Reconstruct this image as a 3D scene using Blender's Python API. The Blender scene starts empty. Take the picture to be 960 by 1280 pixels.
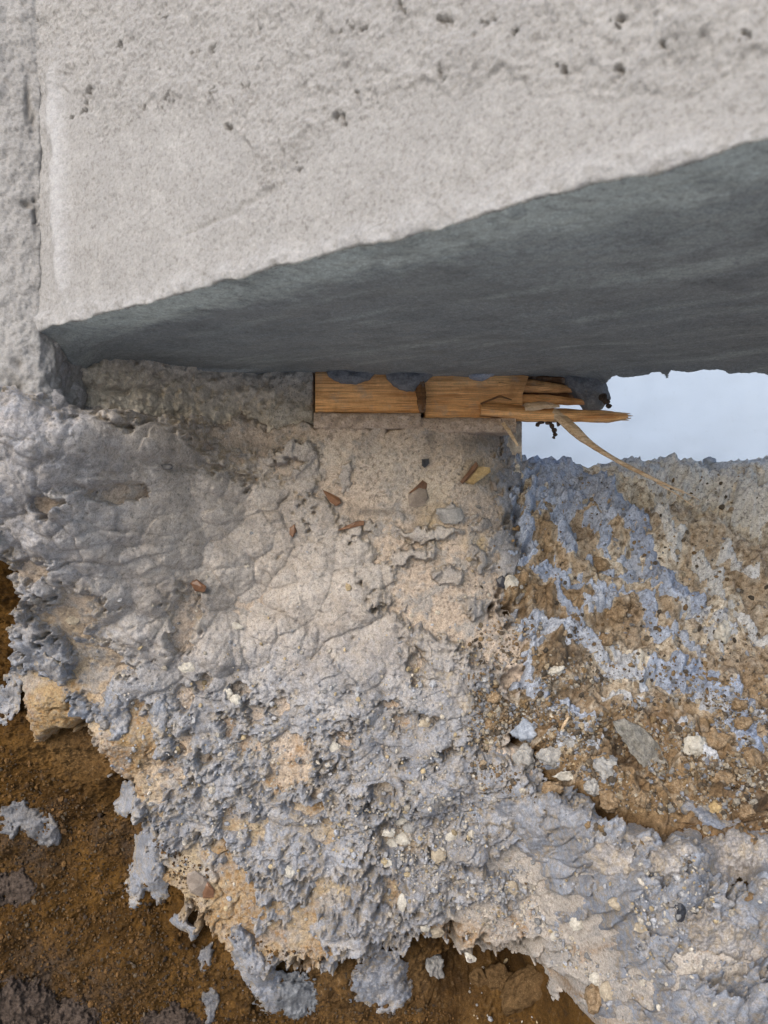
import bpy, math, random
import numpy as np
from mathutils import Vector, Matrix

# ------------------------------------------------------------------ camera, world, sun, exposure
scene = bpy.context.scene
col = scene.collection
ZC = 0.75                       # camera height over the trench floor datum
D0 = 0.90                       # camera distance from the footing face (plane y = 0)
F = 985.0                       # focal length in photo pixels (960 x 1280)

cam_d = bpy.data.cameras.new('camera')
cam = bpy.data.objects.new('camera', cam_d)
col.objects.link(cam)
cam.location = (0, -D0, ZC)
cam.rotation_euler = (math.radians(90), 0, 0)
cam_d.sensor_fit = 'VERTICAL'
cam_d.sensor_height = 36
cam_d.sensor_width = 27
cam_d.lens = 36 * F / 1280
cam_d.clip_start = 0.01
cam_d.clip_end = 500
cam_d.dof.use_dof = True
cam_d.dof.focus_distance = 0.90
cam_d.dof.aperture_fstop = 11.0
scene.camera = cam

SUN_EL, SUN_AZ = 28.0, 207.0    # azimuth clockwise from +Y: the soft light comes from behind the camera
world = bpy.data.worlds.new('World')
scene.world = world
world.use_nodes = True
wn = world.node_tree.nodes
sky = wn.new('ShaderNodeTexSky')
sky.sky_type = 'NISHITA'
sky.sun_disc = False
sky.sun_elevation = math.radians(SUN_EL)
sky.sun_rotation = math.radians(SUN_AZ)
sky.dust_density = 2.0
sky.ozone_density = 1.0
wn['Background'].inputs['Strength'].default_value = 0.15
world.node_tree.links.new(sky.outputs[0], wn['Background'].inputs['Color'])

sun_d = bpy.data.lights.new('sun', 'SUN')
sun_d.energy = 1.15
sun_d.angle = math.radians(42)
sun_d.color = (1.0, 0.992, 0.975)
sun = bpy.data.objects.new('sun', sun_d)
col.objects.link(sun)
az, el = math.radians(SUN_AZ), math.radians(SUN_EL)
to_sun = Vector((math.sin(az) * math.cos(el), math.cos(az) * math.cos(el), math.sin(el)))
sun.rotation_euler = (-to_sun).to_track_quat('-Z', 'Y').to_euler()
sun.location = (0, -2, 4)

scene.view_settings.view_transform = 'Standard'
scene.view_settings.look = 'None'
scene.view_settings.exposure = 0.80
scene.view_settings.gamma = 1.0
scene.cycles.use_denoising = True

# ------------------------------------------------------------------ numpy noise
def _hash(ix, iy, seed):
    h = (ix.astype(np.int64) * 374761393 + iy.astype(np.int64) * 668265263 + seed * 1274126177) & 0xffffffff
    h = ((h ^ (h >> 13)) * 1274126177) & 0xffffffff
    return (h ^ (h >> 16)) & 0xffffffff

def perlin(x, y, seed=0):
    x0 = np.floor(x); y0 = np.floor(y)
    fx = (x - x0).astype(np.float32); fy = (y - y0).astype(np.float32)
    def g(ix, iy, dx, dy):
        a = _hash(ix, iy, seed).astype(np.float32) * np.float32(2 * math.pi / 4294967296.0)
        return np.cos(a) * dx + np.sin(a) * dy
    sx = fx * fx * fx * (fx * (fx * 6 - 15) + 10); sy = fy * fy * fy * (fy * (fy * 6 - 15) + 10)
    a = g(x0, y0, fx, fy); b = g(x0 + 1, y0, fx - 1, fy)
    c = g(x0, y0 + 1, fx, fy - 1); d = g(x0 + 1, y0 + 1, fx - 1, fy - 1)
    return ((a + sx * (b - a)) * (1 - sy) + (c + sx * (d - c)) * sy) * 1.5

def fbm(x, y, octv=4, seed=0, gain=.5):
    s = 0; a = 1.0; t = 0
    for i in range(octv):
        s = s + a * perlin(x * 2.03 ** i + 17.3 * i, y * 2.03 ** i - 9.1 * i, seed + i)
        t += a; a *= gain
    return s / t * 1.4

def billow(x, y, octv=3, seed=0, gain=.5):
    s = 0; a = 1.0; t = 0
    for i in range(octv):
        s = s + a * (1 - np.abs(perlin(x * 2.03 ** i + 5.7 * i, y * 2.03 ** i + 3.3 * i, seed + i)) * 2.0)
        t += a; a *= gain
    return s / t

def worley(x, y, seed=0):
    x0 = np.floor(x); y0 = np.floor(y)
    f1 = np.full(x.shape, 9.0, np.float32); f2 = f1.copy(); idv = np.zeros(x.shape, np.float32)
    for i in (-1, 0, 1):
        for j in (-1, 0, 1):
            h = _hash(x0 + i, y0 + j, seed)
            px = x0 + i + (h & 0xffff).astype(np.float32) / 65536.0
            py = y0 + j + ((h >> 16) & 0xffff).astype(np.float32) / 65536.0
            d = np.hypot(px - x, py - y).astype(np.float32)
            n = d < f1
            f2 = np.where(n, f1, np.minimum(f2, d))
            idv = np.where(n, (h % 1021).astype(np.float32) / 1021.0, idv)
            f1 = np.where(n, d, f1)
    return f1, f2, idv

def perlin3(p, seed=0):
    i = np.floor(p); f = p - i
    s = f * f * f * (f * (f * 6 - 15) + 10)
    def g(dx, dy, dz):
        h = _hash(i[:, 0] + dx + 57 * (i[:, 2] + dz), i[:, 1] + dy + 131 * (i[:, 2] + dz), seed)
        a = (h & 0xffff) / 65536.0 * 2 * math.pi; c = ((h >> 16) & 0xffff) / 32768.0 - 1
        r = np.sqrt(np.maximum(0, 1 - c * c))
        return r * np.cos(a) * (f[:, 0] - dx) + r * np.sin(a) * (f[:, 1] - dy) + c * (f[:, 2] - dz)
    def mix(a, b, t): return a + (b - a) * t
    x00 = mix(g(0, 0, 0), g(1, 0, 0), s[:, 0]); x10 = mix(g(0, 1, 0), g(1, 1, 0), s[:, 0])
    x01 = mix(g(0, 0, 1), g(1, 0, 1), s[:, 0]); x11 = mix(g(0, 1, 1), g(1, 1, 1), s[:, 0])
    return mix(mix(x00, x10, s[:, 1]), mix(x01, x11, s[:, 1]), s[:, 2]) * 1.5

def fbm3(p, octv=3, seed=0, gain=.5):
    s = 0; a = 1.0; t = 0
    for k in range(octv):
        s = s + a * perlin3(p * 2.03 ** k + 7.1 * k, seed + k); t += a; a *= gain
    return s / t * 1.4

def sm(a, b, x):
    t = np.clip((x - a) / (b - a), 0, 1)
    return t * t * (3 - 2 * t)

# ------------------------------------------------------------------ survey helpers: photo pixel + depth -> metres
def P(u, v, y=0.0):
    d = D0 + y
    return np.array(((u - 480) / F * d, y, ZC - (v - 640) / F * d))

def seg_dist(u, v, pts):
    best = np.full(u.shape, 1e9, np.float32)
    for (ax, ay), (bx, by) in zip(pts[:-1], pts[1:]):
        dx, dy = bx - ax, by - ay
        L = dx * dx + dy * dy + 1e-9
        t = np.clip(((u - ax) * dx + (v - ay) * dy) / L, 0, 1)
        best = np.minimum(best, np.hypot(u - ax - t * dx, v - ay - t * dy))
    return best

def poly_sd(u, v, pts):
    inside = np.zeros(u.shape, bool)
    n = len(pts)
    for i in range(n):
        (ax, ay), (bx, by) = pts[i], pts[(i + 1) % n]
        if ay == by: continue
        c = ((ay > v) != (by > v)) & (u < (bx - ax) * (v - ay) / (by - ay) + ax)
        inside ^= c
    d = seg_dist(u, v, list(pts) + [pts[0]])
    return np.where(inside, d, -d)

def blobs(u, v, lst):
    s = np.zeros(u.shape, np.float32)
    for b in lst:
        bu, bv, ru, rv = b[:4]; ang = math.radians(b[4]) if len(b) > 4 else 0; w = b[5] if len(b) > 5 else 1.0
        du, dv = u - bu, v - bv
        c, sn = math.cos(ang), math.sin(ang)
        q = ((du * c + dv * sn) / ru) ** 2 + ((-du * sn + dv * c) / rv) ** 2
        s = np.maximum(s, w * np.exp(-q * .9))
    return s

# ------------------------------------------------------------------ object helpers
def empty(name, loc):
    o = bpy.data.objects.new(name, None); col.objects.link(o)
    o.location = loc; o.empty_display_size = .05
    return o

def tag(o, label=None, cat=None, group=None, kind=None):
    if label: o['label'] = label
    if cat: o['category'] = cat
    if group: o['group'] = group
    if kind: o['kind'] = kind
    return o

def mesh_obj(name, verts, faces, mat, parent=None, smooth=True, attrs=None):
    verts = np.asarray(verts, np.float32)
    me = bpy.data.meshes.new(name)
    if isinstance(faces, np.ndarray) and faces.ndim == 2:
        k = faces.shape[1]; nf = len(faces)
        me.vertices.add(len(verts)); me.vertices.foreach_set('co', verts.ravel())
        me.loops.add(nf * k); me.loops.foreach_set('vertex_index', faces.astype(np.int32).ravel())
        me.polygons.add(nf)
        me.polygons.foreach_set('loop_start', np.arange(0, nf * k, k, dtype=np.int32))
        me.update(calc_edges=True)
    else:
        me.from_pydata(verts.tolist(), [], [list(f) for f in faces])
    me.polygons.foreach_set('use_smooth', np.full(len(me.polygons), smooth))
    if attrs is not None:
        for an, arr in attrs.items():
            a = me.attributes.new(an, 'FLOAT_COLOR', 'POINT')
            c = np.ones((len(verts), 4), np.float32); c[:, :arr.shape[1]] = arr
            a.data.foreach_set('color', c.ravel())
    me.materials.append(mat)
    me.update()
    o = bpy.data.objects.new(name, me); col.objects.link(o)
    if parent is not None:
        o.parent = parent
        o.matrix_parent_inverse = Matrix.Translation(parent.location).inverted()
    return o

def grid_faces(nr, nc):
    i = np.arange(nr * nc).reshape(nr, nc)
    return np.stack([i[:-1, :-1].ravel(), i[:-1, 1:].ravel(), i[1:, 1:].ravel(), i[1:, :-1].ravel()], 1)

def grid_obj(name, pts, keep, mat, parent=None, attrs=None, flip=False):
    """pts (nr,nc,3); keep (nr,nc) bool: a face stays if any corner is kept"""
    nr, nc = pts.shape[:2]
    f = grid_faces(nr, nc)
    if flip: f = f[:, ::-1]
    if keep is not None:
        k = keep.ravel()
        f = f[k[f].any(1)]
    used = np.zeros(nr * nc, bool); used[f.ravel()] = True
    remap = np.cumsum(used) - 1
    v = pts.reshape(-1, 3)[used]
    at = None
    if attrs: at = {k: a.reshape(nr * nc, -1)[used] for k, a in attrs.items()}
    return mesh_obj(name, v, remap[f], mat, parent, True, at)

# ------------------------------------------------------------------ materials
class NT:
    def __init__(s, name, rough=.9):
        s.m = bpy.data.materials.new(name); s.m.use_nodes = True
        s.t = s.m.node_tree; s.b = s.t.nodes['Principled BSDF']
        s.b.inputs['Roughness'].default_value = rough
        s.b.inputs['Specular IOR Level'].default_value = .25
        s.tc = s.t.nodes.new('ShaderNodeTexCoord').outputs['Object']
    def n(s, kind, **kw):
        nd = s.t.nodes.new(kind)
        for k, v in kw.items(): setattr(nd, k, v)
        return nd
    def l(s, a, b): s.t.links.new(a, b)
    def noise(s, scale, det=4, rough=.55, dist=0, stretch=None):
        nd = s.n('ShaderNodeTexNoise')
        nd.inputs['Scale'].default_value = scale; nd.inputs['Detail'].default_value = det
        nd.inputs['Roughness'].default_value = rough; nd.inputs['Distortion'].default_value = dist
        src = s.tc
        if stretch:
            mp = s.n('ShaderNodeMapping'); mp.inputs['Scale'].default_value = stretch[:3]
            if len(stretch) > 3: mp.inputs['Rotation'].default_value = (0, 0, stretch[3])
            s.l(src, mp.inputs[0]); src = mp.outputs[0]
        s.l(src, nd.inputs['Vector'])
        return nd.outputs['Fac']
    def vor(s, scale, feat='F1', rand=1.0):
        nd = s.n('ShaderNodeTexVoronoi', feature=feat)
        nd.inputs['Scale'].default_value = scale; nd.inputs['Randomness'].default_value = rand
        s.l(s.tc, nd.inputs['Vector'])
        return nd
    def ramp(s, fac, *stops):
        nd = s.n('ShaderNodeValToRGB'); cr = nd.color_ramp
        while len(cr.elements) < len(stops): cr.elements.new(.5)
        for e, (p, c) in zip(cr.elements, stops):
            e.position = p; e.color = (c, c, c, 1) if isinstance(c, (int, float)) else (*c, 1)
        s.l(fac, nd.inputs[0])
        return nd.outputs[0]
    def val(s, x, sock):
        if isinstance(x, (int, float)): sock.default_value = x
        elif isinstance(x, tuple): sock.default_value = (*x, 1) if len(x) == 3 else x
        else: s.l(x, sock)
    def mix(s, fac, a, b, mode='MIX'):
        nd = s.n('ShaderNodeMix', data_type='RGBA', blend_type=mode)
        s.val(fac, nd.inputs[0]); s.val(a, nd.inputs[6]); s.val(b, nd.inputs[7])
        return nd.outputs[2]
    def math(s, op, a, b=0.0, c=None, clamp=False):
        nd = s.n('ShaderNodeMath', operation=op, use_clamp=clamp)
        s.val(a, nd.inputs[0]); s.val(b, nd.inputs[1])
        if c is not None: s.val(c, nd.inputs[2])
        return nd.outputs[0]
    def attr(s, name):
        a = s.n('ShaderNodeAttribute', attribute_name=name)
        sp = s.n('ShaderNodeSeparateColor'); s.l(a.outputs['Color'], sp.inputs[0])
        return sp.outputs[0], sp.outputs[1], sp.outputs[2], a.outputs['Color']
    def bump(s, h, dist, strength=1.0, prev=None):
        nd = s.n('ShaderNodeBump'); nd.inputs['Distance'].default_value = dist
        nd.inputs['Strength'].default_value = strength
        s.l(h, nd.inputs['Height'])
        if prev is not None: s.l(prev, nd.inputs['Normal'])
        return nd.outputs[0]
    def out(s, color, normal=None, rough=None, grain=.6):
        if grain:
            g = s.ramp(s.noise(640, 3, .7), (.28, .35), (.5, 1.0), (.72, 1.55))
            h = s.ramp(s.noise(210, 4, .7), (.3, .62), (.5, 1.0), (.7, 1.3))
            color = s.mix(grain, color, g, 'MULTIPLY')
            color = s.mix(grain, color, h, 'MULTIPLY')
        s.val(color, s.b.inputs['Base Color'])
        if normal is not None: s.l(normal, s.b.inputs['Normal'])
        if rough is not None: s.val(rough, s.b.inputs['Roughness'])
        return s.m

def mat_render():
    n = NT('pale_sand_render', .95)
    a, b, c, _ = n.attr('tone')           # a paler strips and patches, b pit, c soiled
    g1 = n.noise(900, 3, .6); g2 = n.noise(330, 4, .6); g3 = n.noise(14, 4, .6); g4 = n.noise(60, 5, .6)
    colr = n.mix(g3, (.245, .240, .238), (.32, .313, .306))
    colr = n.mix(n.ramp(g2, (.32, 1), (.5, 0)), colr, (.20, .192, .185))
    colr = n.mix(n.math('MULTIPLY', n.ramp(g4, (.5, 0), (.7, 1)), .5), colr, (.36, .352, .345))
    vs = n.vor(420)
    colr = n.mix(n.math('MULTIPLY', n.ramp(vs.outputs['Distance'], (.10, 1), (.2, 0)), n.ramp(n.noise(40, 3), (.5, 0), (.66, .85))), colr, (.16, .14, .12))
    colr = n.mix(b, colr, (.15, .138, .125))
    colr = n.mix(n.math('MULTIPLY', c, .75), colr, (.19, .187, .185))
    colr = n.mix(n.math('MULTIPLY', a, .75), colr, (.40, .40, .41))
    nb = n.bump(g2, .0011, .8); nb = n.bump(g1, .0006, .8, nb)
    return n.out(colr, nb, grain=.26)

def mat_soffit():
    n = NT('dark_wet_slate_cement', .75)
    a, b, c, _ = n.attr('tone')           # a paler front band and gradient, b scuff, c warm soil
    st = n.noise(40, 5, .6, 0, (.35, 1.8, 1, math.radians(-30)))
    g = n.noise(700, 3, .6); g2 = n.noise(9, 4, .6); g3 = n.noise(150, 4, .6)
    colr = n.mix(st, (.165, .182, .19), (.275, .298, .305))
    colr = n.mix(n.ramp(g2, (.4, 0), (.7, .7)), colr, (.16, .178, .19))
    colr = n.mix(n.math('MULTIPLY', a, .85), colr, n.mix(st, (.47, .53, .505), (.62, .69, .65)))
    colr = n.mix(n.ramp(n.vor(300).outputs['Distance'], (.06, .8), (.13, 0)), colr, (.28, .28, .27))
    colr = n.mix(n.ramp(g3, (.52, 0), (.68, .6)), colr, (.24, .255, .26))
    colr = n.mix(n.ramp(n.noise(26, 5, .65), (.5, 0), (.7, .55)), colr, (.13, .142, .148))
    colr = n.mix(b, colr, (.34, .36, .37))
    nb = n.bump(g, .0004, .6); nb = n.bump(st, .0015, .5, nb)
    return n.out(colr, nb)

def mat_mortar():
    n = NT('grey_thrown_mortar', .92)
    a, b, c, _ = n.attr('tone')           # a trench shade and blue skylight painted in, b dusty tan, c dark damp
    g1 = n.noise(1100, 3, .6); g2 = n.noise(260, 4, .62); g3 = n.noise(22, 5, .6); g4 = n.noise(75, 4, .6)
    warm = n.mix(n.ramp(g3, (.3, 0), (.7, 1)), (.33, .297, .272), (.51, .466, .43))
    sky_shade = n.mix(n.ramp(g3, (.3, 0), (.7, 1)), (.17, .187, .225), (.325, .348, .402))
    colr = n.mix(a, warm, sky_shade)
    colr = n.mix(n.ramp(g2, (.3, .75), (.46, 0)), colr, (.16, .155, .15))
    colr = n.mix(n.ramp(g4, (.56, 0), (.74, .5)), colr, n.mix(a, (.50, .47, .44), (.36, .39, .45)))
    colr = n.mix(n.math('MULTIPLY', b, n.ramp(n.noise(95, 5, .7), (.44, 0), (.6, .85))), colr, n.mix(g3, (.22, .16, .09), (.46, .39, .29)))
    colr = n.mix(n.math('MULTIPLY', c, .8), colr, (.12, .115, .115))
    pv = n.vor(520)
    pm = n.math('MULTIPLY', n.ramp(pv.outputs['Distance'], (.08, 1), (.2, 0)), n.ramp(n.noise(48, 4, .65), (.46, 0), (.6, .9)))
    colr = n.mix(pm, colr, (.055, .05, .048))
    colr = n.mix(n.ramp(n.noise(600, 2, .6), (.62, 0), (.74, .5)), colr, (.44, .43, .42))
    n.b.inputs['Specular IOR Level'].default_value = .05
    nb = n.bump(g2, .0017, .8); nb = n.bump(g1, .0008, .9, nb)
    return n.out(colr, nb, rough=1.0, grain=.5)

def mat_concrete():
    n = NT('tan_old_concrete', .95)
    a, b, c, _ = n.attr('tone')           # a ochre soiled, b pale chalky, c darker pits and patches
    sk, sk2, _, _ = n.attr('skim')         # thin grey mortar smear, brown silt
    g1 = n.noise(900, 3, .6); g2 = n.noise(180, 5, .65); g3 = n.noise(18, 5, .6); g4 = n.noise(420, 3, .6)
    colr = n.mix(g3, (.42, .348, .288), (.545, .462, .392))
    och = n.mix(n.ramp(g3, (.3, 0), (.7, 1)), (.24, .17, .085), (.46, .375, .24))
    colr = n.mix(a, colr, och)
    colr = n.mix(b, colr, n.mix(g2, (.48, .44, .38), (.68, .65, .60)))
    colr = n.mix(n.ramp(g2, (.34, .8), (.47, 0)), colr, (.24, .19, .15))
    colr = n.mix(n.ramp(g2, (.58, 0), (.72, .7)), colr, (.62, .53, .44))
    sp = n.vor(330)
    colr = n.mix(n.math('MULTIPLY', n.ramp(sp.outputs['Distance'], (.10, .85), (.24, 0)), n.ramp(n.noise(55, 4, .65), (.45, 0), (.6, 1))), colr, n.mix(n.ramp(n.noise(90, 2), (.45, 0), (.55, 1)), (.10, .075, .06), (.58, .50, .42)))
    colr = n.mix(n.math('MULTIPLY', c, n.ramp(g3, (.3, .5), (.55, 1))), colr, (.20, .18, .16))
    colr = n.mix(n.math('MULTIPLY', sk, n.ramp(g2, (.36, .35), (.52, 1))), colr, n.mix(g3, (.26, .25, .24), (.38, .37, .36)))
    colr = n.mix(n.math('MULTIPLY', sk2, n.ramp(g2, (.4, .2), (.6, .9))), colr, (.26, .15, .06))
    nb = n.bump(g2, .0022, .9); nb = n.bump(g4, .0010, .9, nb)
    return n.out(colr, nb)

def mat_earth():
    n = NT('brown_clay_earth', 1.0)
    n.b.inputs['Specular IOR Level'].default_value = .04
    a, b, c, _ = n.attr('tone')           # a tan bank soil, b chalk dust, also daylight painted on the crest, c dark humus
    g1 = n.noise(700, 4, .65); g2 = n.noise(150, 5, .65); g3 = n.noise(16, 5, .62); g4 = n.noise(45, 4, .6)
    clay = n.mix(n.ramp(g3, (.35, 0), (.65, 1)), (.040, .021, .007), (.115, .060, .017))
    tan = n.mix(n.ramp(g3, (.35, 0), (.65, 1)), (.145, .086, .043), (.305, .215, .125))
    colr = n.mix(a, clay, tan)
    colr = n.mix(n.ramp(g2, (.32, .85), (.47, 0)), colr, (.05, .032, .018))
    colr = n.mix(n.math('MULTIPLY', n.ramp(g2, (.56, 0), (.7, .6)), n.math('ADD', n.math('MULTIPLY', a, .8), .2)), colr, (.42, .30, .18))
    colr = n.mix(n.math('MULTIPLY', n.ramp(g4, (.55, 0), (.7, .55)), n.math('SUBTRACT', 1.0, a)), colr, (.135, .068, .018))
    colr = n.mix(n.math('MULTIPLY', b, n.ramp(g2, (.36, .25), (.55, 1))), colr, n.mix(g1, (.50, .44, .355), (.74, .685, .59)))
    colr = n.mix(n.math('MULTIPLY', c, n.ramp(g4, (.35, .1), (.6, .75))), colr, (.06, .048, .040))
    nb = n.bump(g2, .002, .9); nb = n.bump(g1, .0010, .9, nb)
    return n.out(colr, nb)

def mat_splash():
    n = NT('sky_tinted_mortar_splash', .9)
    a, b, c, _ = n.attr('tone')           # a chalk white
    g1 = n.noise(900, 3, .6); g2 = n.noise(230, 4, .65); g3 = n.noise(30, 4, .6)
    colr = n.mix(n.ramp(g3, (.3, 0), (.7, 1)), (.235, .272, .36), (.43, .487, .61))  # grey mortar with the blue of the skylight mixed into its colour
    colr = n.mix(a, colr, n.mix(g3, (.44, .425, .40), (.68, .66, .625)))
    colr = n.mix(n.ramp(g2, (.33, .8), (.48, 0)), colr, (.15, .14, .14))
    nb = n.bump(g2, .0016, .9); nb = n.bump(g1, .0007, .8, nb)
    return n.out(colr, nb)

def mat_plain(name, c1, c2, scale=120, rough=.85, spec=.25, bump=.0008, c3=None):
    n = NT(name, rough)
    n.b.inputs['Specular IOR Level'].default_value = spec
    g = n.noise(scale, 5, .62); g2 = n.noise(scale * 5, 3, .6)
    colr = n.mix(n.ramp(g, (.33, 0), (.66, 1)), c1, c2)
    if c3: colr = n.mix(n.ramp(g2, (.56, 0), (.68, .8)), colr, c3)
    nb = n.bump(g, bump * 2, .7); nb = n.bump(g2, bump, .7, nb)
    return n.out(colr, nb, grain=.4)

def mat_wood(name='raw_pine', light=(.92, .55, .25), dark=(.52, .24, .085), grey=.0):
    n = NT(name, .75)
    g = n.noise(1, 6, .6, .6, (9, 260, 260)); g2 = n.noise(1, 3, .6, 0, (30, 900, 900)); g3 = n.noise(28, 4, .6)
    colr = n.mix(n.ramp(g, (.33, 0), (.62, 1)), dark, light)
    colr = n.mix(n.ramp(g2, (.36, .45), (.5, 0)), colr, (.16, .08, .035))
    colr = n.mix(n.ramp(g3, (.54, 0), (.70, .5)), colr, tuple(.55 * x for x in dark))
    colr = n.mix(n.ramp(n.noise(60, 4, .6), (.54, 0), (.70, .45 + grey)), colr, (.42, .35, .28))
    nb = n.bump(g, .0014, .8); nb = n.bump(g2, .0006, .8, nb)
    return n.out(colr, nb, grain=.2)

def mat_gravel():
    n = NT('mixed_grit', .95)
    _, _, _, cc = n.attr('tone')
    g = n.noise(500, 4, .65)
    colr = n.mix(n.ramp(g, (.3, .6), (.55, 0)), cc, n.mix(.65, cc, (.03, .025, .02)))
    return n.out(colr, n.bump(g, .0012, .8))

def mat_far_wall():
    n = NT('cool_white_masonry_paint', .9)
    g = n.noise(6, 5, .6); g2 = n.noise(60, 4, .6); g3 = n.noise(260, 3, .6)
    colr = n.mix(g, (.335, .40, .495), (.39, .46, .56))
    colr = n.mix(n.ramp(g2, (.6, 0), (.75, .5)), colr, (.32, .37, .445))
    return n.out(colr, n.bump(g3, .001, .4), grain=0)

M = dict(render=mat_render(), soffit=mat_soffit(), mortar=mat_mortar(), concrete=mat_concrete(), earth=mat_earth(),
         splash=mat_splash(), wood=mat_wood(), gravel=mat_gravel(), far=mat_far_wall(),
         wood_pale=mat_wood('pale_split_pine', (.70, .55, .38), (.42, .28, .16)),
         wood_dark=mat_wood('stained_pine', (.20, .10, .04), (.07, .035, .018), .1),
         spoil=mat_plain('grey_clay_spoil', (.38, .375, .365), (.54, .53, .52), 3, 1, .1, .004),
         bed=mat_plain('pinkish_bedding_mortar', (.30, .235, .185), (.50, .41, .34), 90, .95, .2, .0012, (.15, .11, .09)),
         course=mat_plain('green_grey_old_mortar', (.34, .31, .27), (.64, .585, .51), 95, .95, .2, .0016, (.42, .39, .33)),
         block=mat_plain('dark_grey_cement_block', (.26, .245, .22), (.46, .43, .385), 90, .95, .2, .0008, (.10, .10, .10)),
         flint_brown=mat_plain('brown_flint', (.10, .045, .022), (.20, .10, .05), 60, .45, .5, .0003),
         flint_grey=mat_plain('grey_flint', (.13, .105, .085), (.26, .21, .17), 60, .5, .5, .0004),
         flint_black=mat_plain('black_flint', (.012, .014, .02), (.04, .04, .05), 80, .4, .5, .0003),
         stone_yellow=mat_plain('yellow_stone', (.30, .21, .10), (.44, .33, .18), 90, .9, .2, .0006),
         stone_tan=mat_plain('tan_stone', (.27, .225, .165), (.43, .37, .285), 110, .95, .15, .001),
         stone_pale=mat_plain('pale_stone', (.36, .33, .28), (.56, .53, .47), 120, .9, .2, .0006),
         stone_grey=mat_plain('grey_pebble', (.22, .215, .21), (.36, .35, .34), 90, .9, .2, .0006),
         clod_brown=mat_plain('brown_clod', (.17, .11, .06), (.34, .25, .16), 150, 1, .1, .0016, (.45, .36, .25)),
         clod_soil=mat_plain('brown_soil_clod', (.07, .042, .019), (.16, .098, .046), 150, 1, .05, .002, (.22, .15, .08)),
         clod_dark=mat_plain('dark_humus_clod', (.040, .030, .024), (.105, .078, .062), 150, 1, .1, .0016, (.12, .10, .09)),
         lump_grey=mat_plain('rough_grey_mortar_lump', (.24, .235, .23), (.40, .39, .375), 110, .95, .2, .0016, (.50, .44, .36)),
         clump=mat_plain('bluish_mortar_clump', (.23, .26, .315), (.39, .43, .50), 90, .9, .25, .0014, (.20, .21, .24)),
         clump_dark=mat_plain('dark_mortar_clump', (.12, .127, .138), (.23, .24, .258), 90, .9, .25, .0016),
         flake=mat_plain('rough_grey_flake', (.16, .15, .13), (.33, .31, .275), 110, 1, .08, .002, (.11, .10, .09)))

# ------------------------------------------------------------------ the excavated face: one survey grid, three layers
def prof(r):
    rs = [-.80, -.62, -.47, -.403, -.336, -.292, -.2245, -.112, -.01, .035, .06, .075, .2]
    ys = [-.30, -.25, -.215, -.205, -.175, -.10, -.04, .03, .075, .095, .115, .14, .15]
    s = 0
    for o in (-.012, -.006, 0, .006, .012): s = s + np.interp(r + o, rs, ys)
    return s / 5

def wright(x, r):
    return sm(.075, .215, x - np.clip(-r - .15, 0, .3) * .25)

def base_y(x, r):
    fwd = np.interp(r, [-.6, -.35, -.17, -.06, .03, .07, .2], [.0, .0, .03, .13, .21, .235, .235])
    left = -fwd * sm(-.13, -.325, x) * .95 - .012 * sm(-.05, -.35, r)
    w = wright(x, r)
    return left * (1 - w) + prof(r) * w

STEP = .00112
xs = np.arange(-.50, .545, STEP); ts = np.concatenate([np.arange(-.74, -.37, STEP), np.arange(-.37, -.20, .0007), np.arange(-.20, .125, STEP)])
X, T = np.meshgrid(xs, ts)
X = X.astype(np.float64)
BY = base_y(X, T)
W = wright(X, T)
kz = .55 * W
ln = np.sqrt((1 - kz) ** 2 + kz ** 2)
NY, NZ = -(1 - kz) / ln, kz / ln
U = 480 + F * X / (D0 + BY); V = 640 - F * T / (D0 + BY)

CONC = [(-60, 470), (60, 505), (110, 528), (640, 531), (652, 575), (628, 640), (655, 700), (618, 755), (662, 815), (622, 870), (640, 925), (700, 1000), (960, 1130), (1040, 1300),
        (775, 1300), (742, 1258), (700, 1205), (640, 1180), (590, 1190), (562, 1158), (505, 1180), (420, 1200), (330, 1215),
        (262, 1168), (205, 1098), (172, 1000), (140, 950), (95, 905), (40, 920), (22, 850), (14, 700), (-60, 660)]
COAT = [(-60, 470), (45, 500), (100, 520), (250, 528), (272, 575), (330, 590), (372, 600), (392, 660), (430, 690), (480, 740), (560, 790), (612, 830),
        (618, 925), (690, 985), (790, 1030), (960, 1120), (1040, 1300), (780, 1300), (735, 1245), (690, 1190), (640, 1165), (590, 1180), (562, 1150),
        (500, 1185), (420, 1200), (330, 1195), (250, 1130), (200, 1085), (168, 1000), (150, 930), (80, 850), (18, 840), (18, 700), (-60, 650)]
BANK = [(636, 480), (640, 575), (614, 640), (640, 700), (602, 755), (645, 815), (606, 870), (618, 925), (705, 985), (960, 1112), (1200, 1200), (1200, 480)]

ra = np.arange(-.72, .20, .0005); arc = np.cumsum(np.sqrt(.0005 ** 2 + np.diff(prof(ra), prepend=prof(ra)[0]) ** 2)); arc -= np.interp(.06, ra, arc) - .06
TN = T + W * (np.interp(T, ra, arc) - T)
n35 = fbm(X * 28, TN * 28, 4, 11); n10 = fbm(X * 95, TN * 95, 4, 23); n4 = fbm(X * 240, TN * 240, 3, 31)
wx = X + .010 * fbm(X * 40, TN * 40, 2, 41) ; wt = TN + .010 * fbm(X * 40 + 9, TN * 40, 2, 43)
edge_n = 16 * n35 + 9 * n10 + 3 * n4

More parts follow.
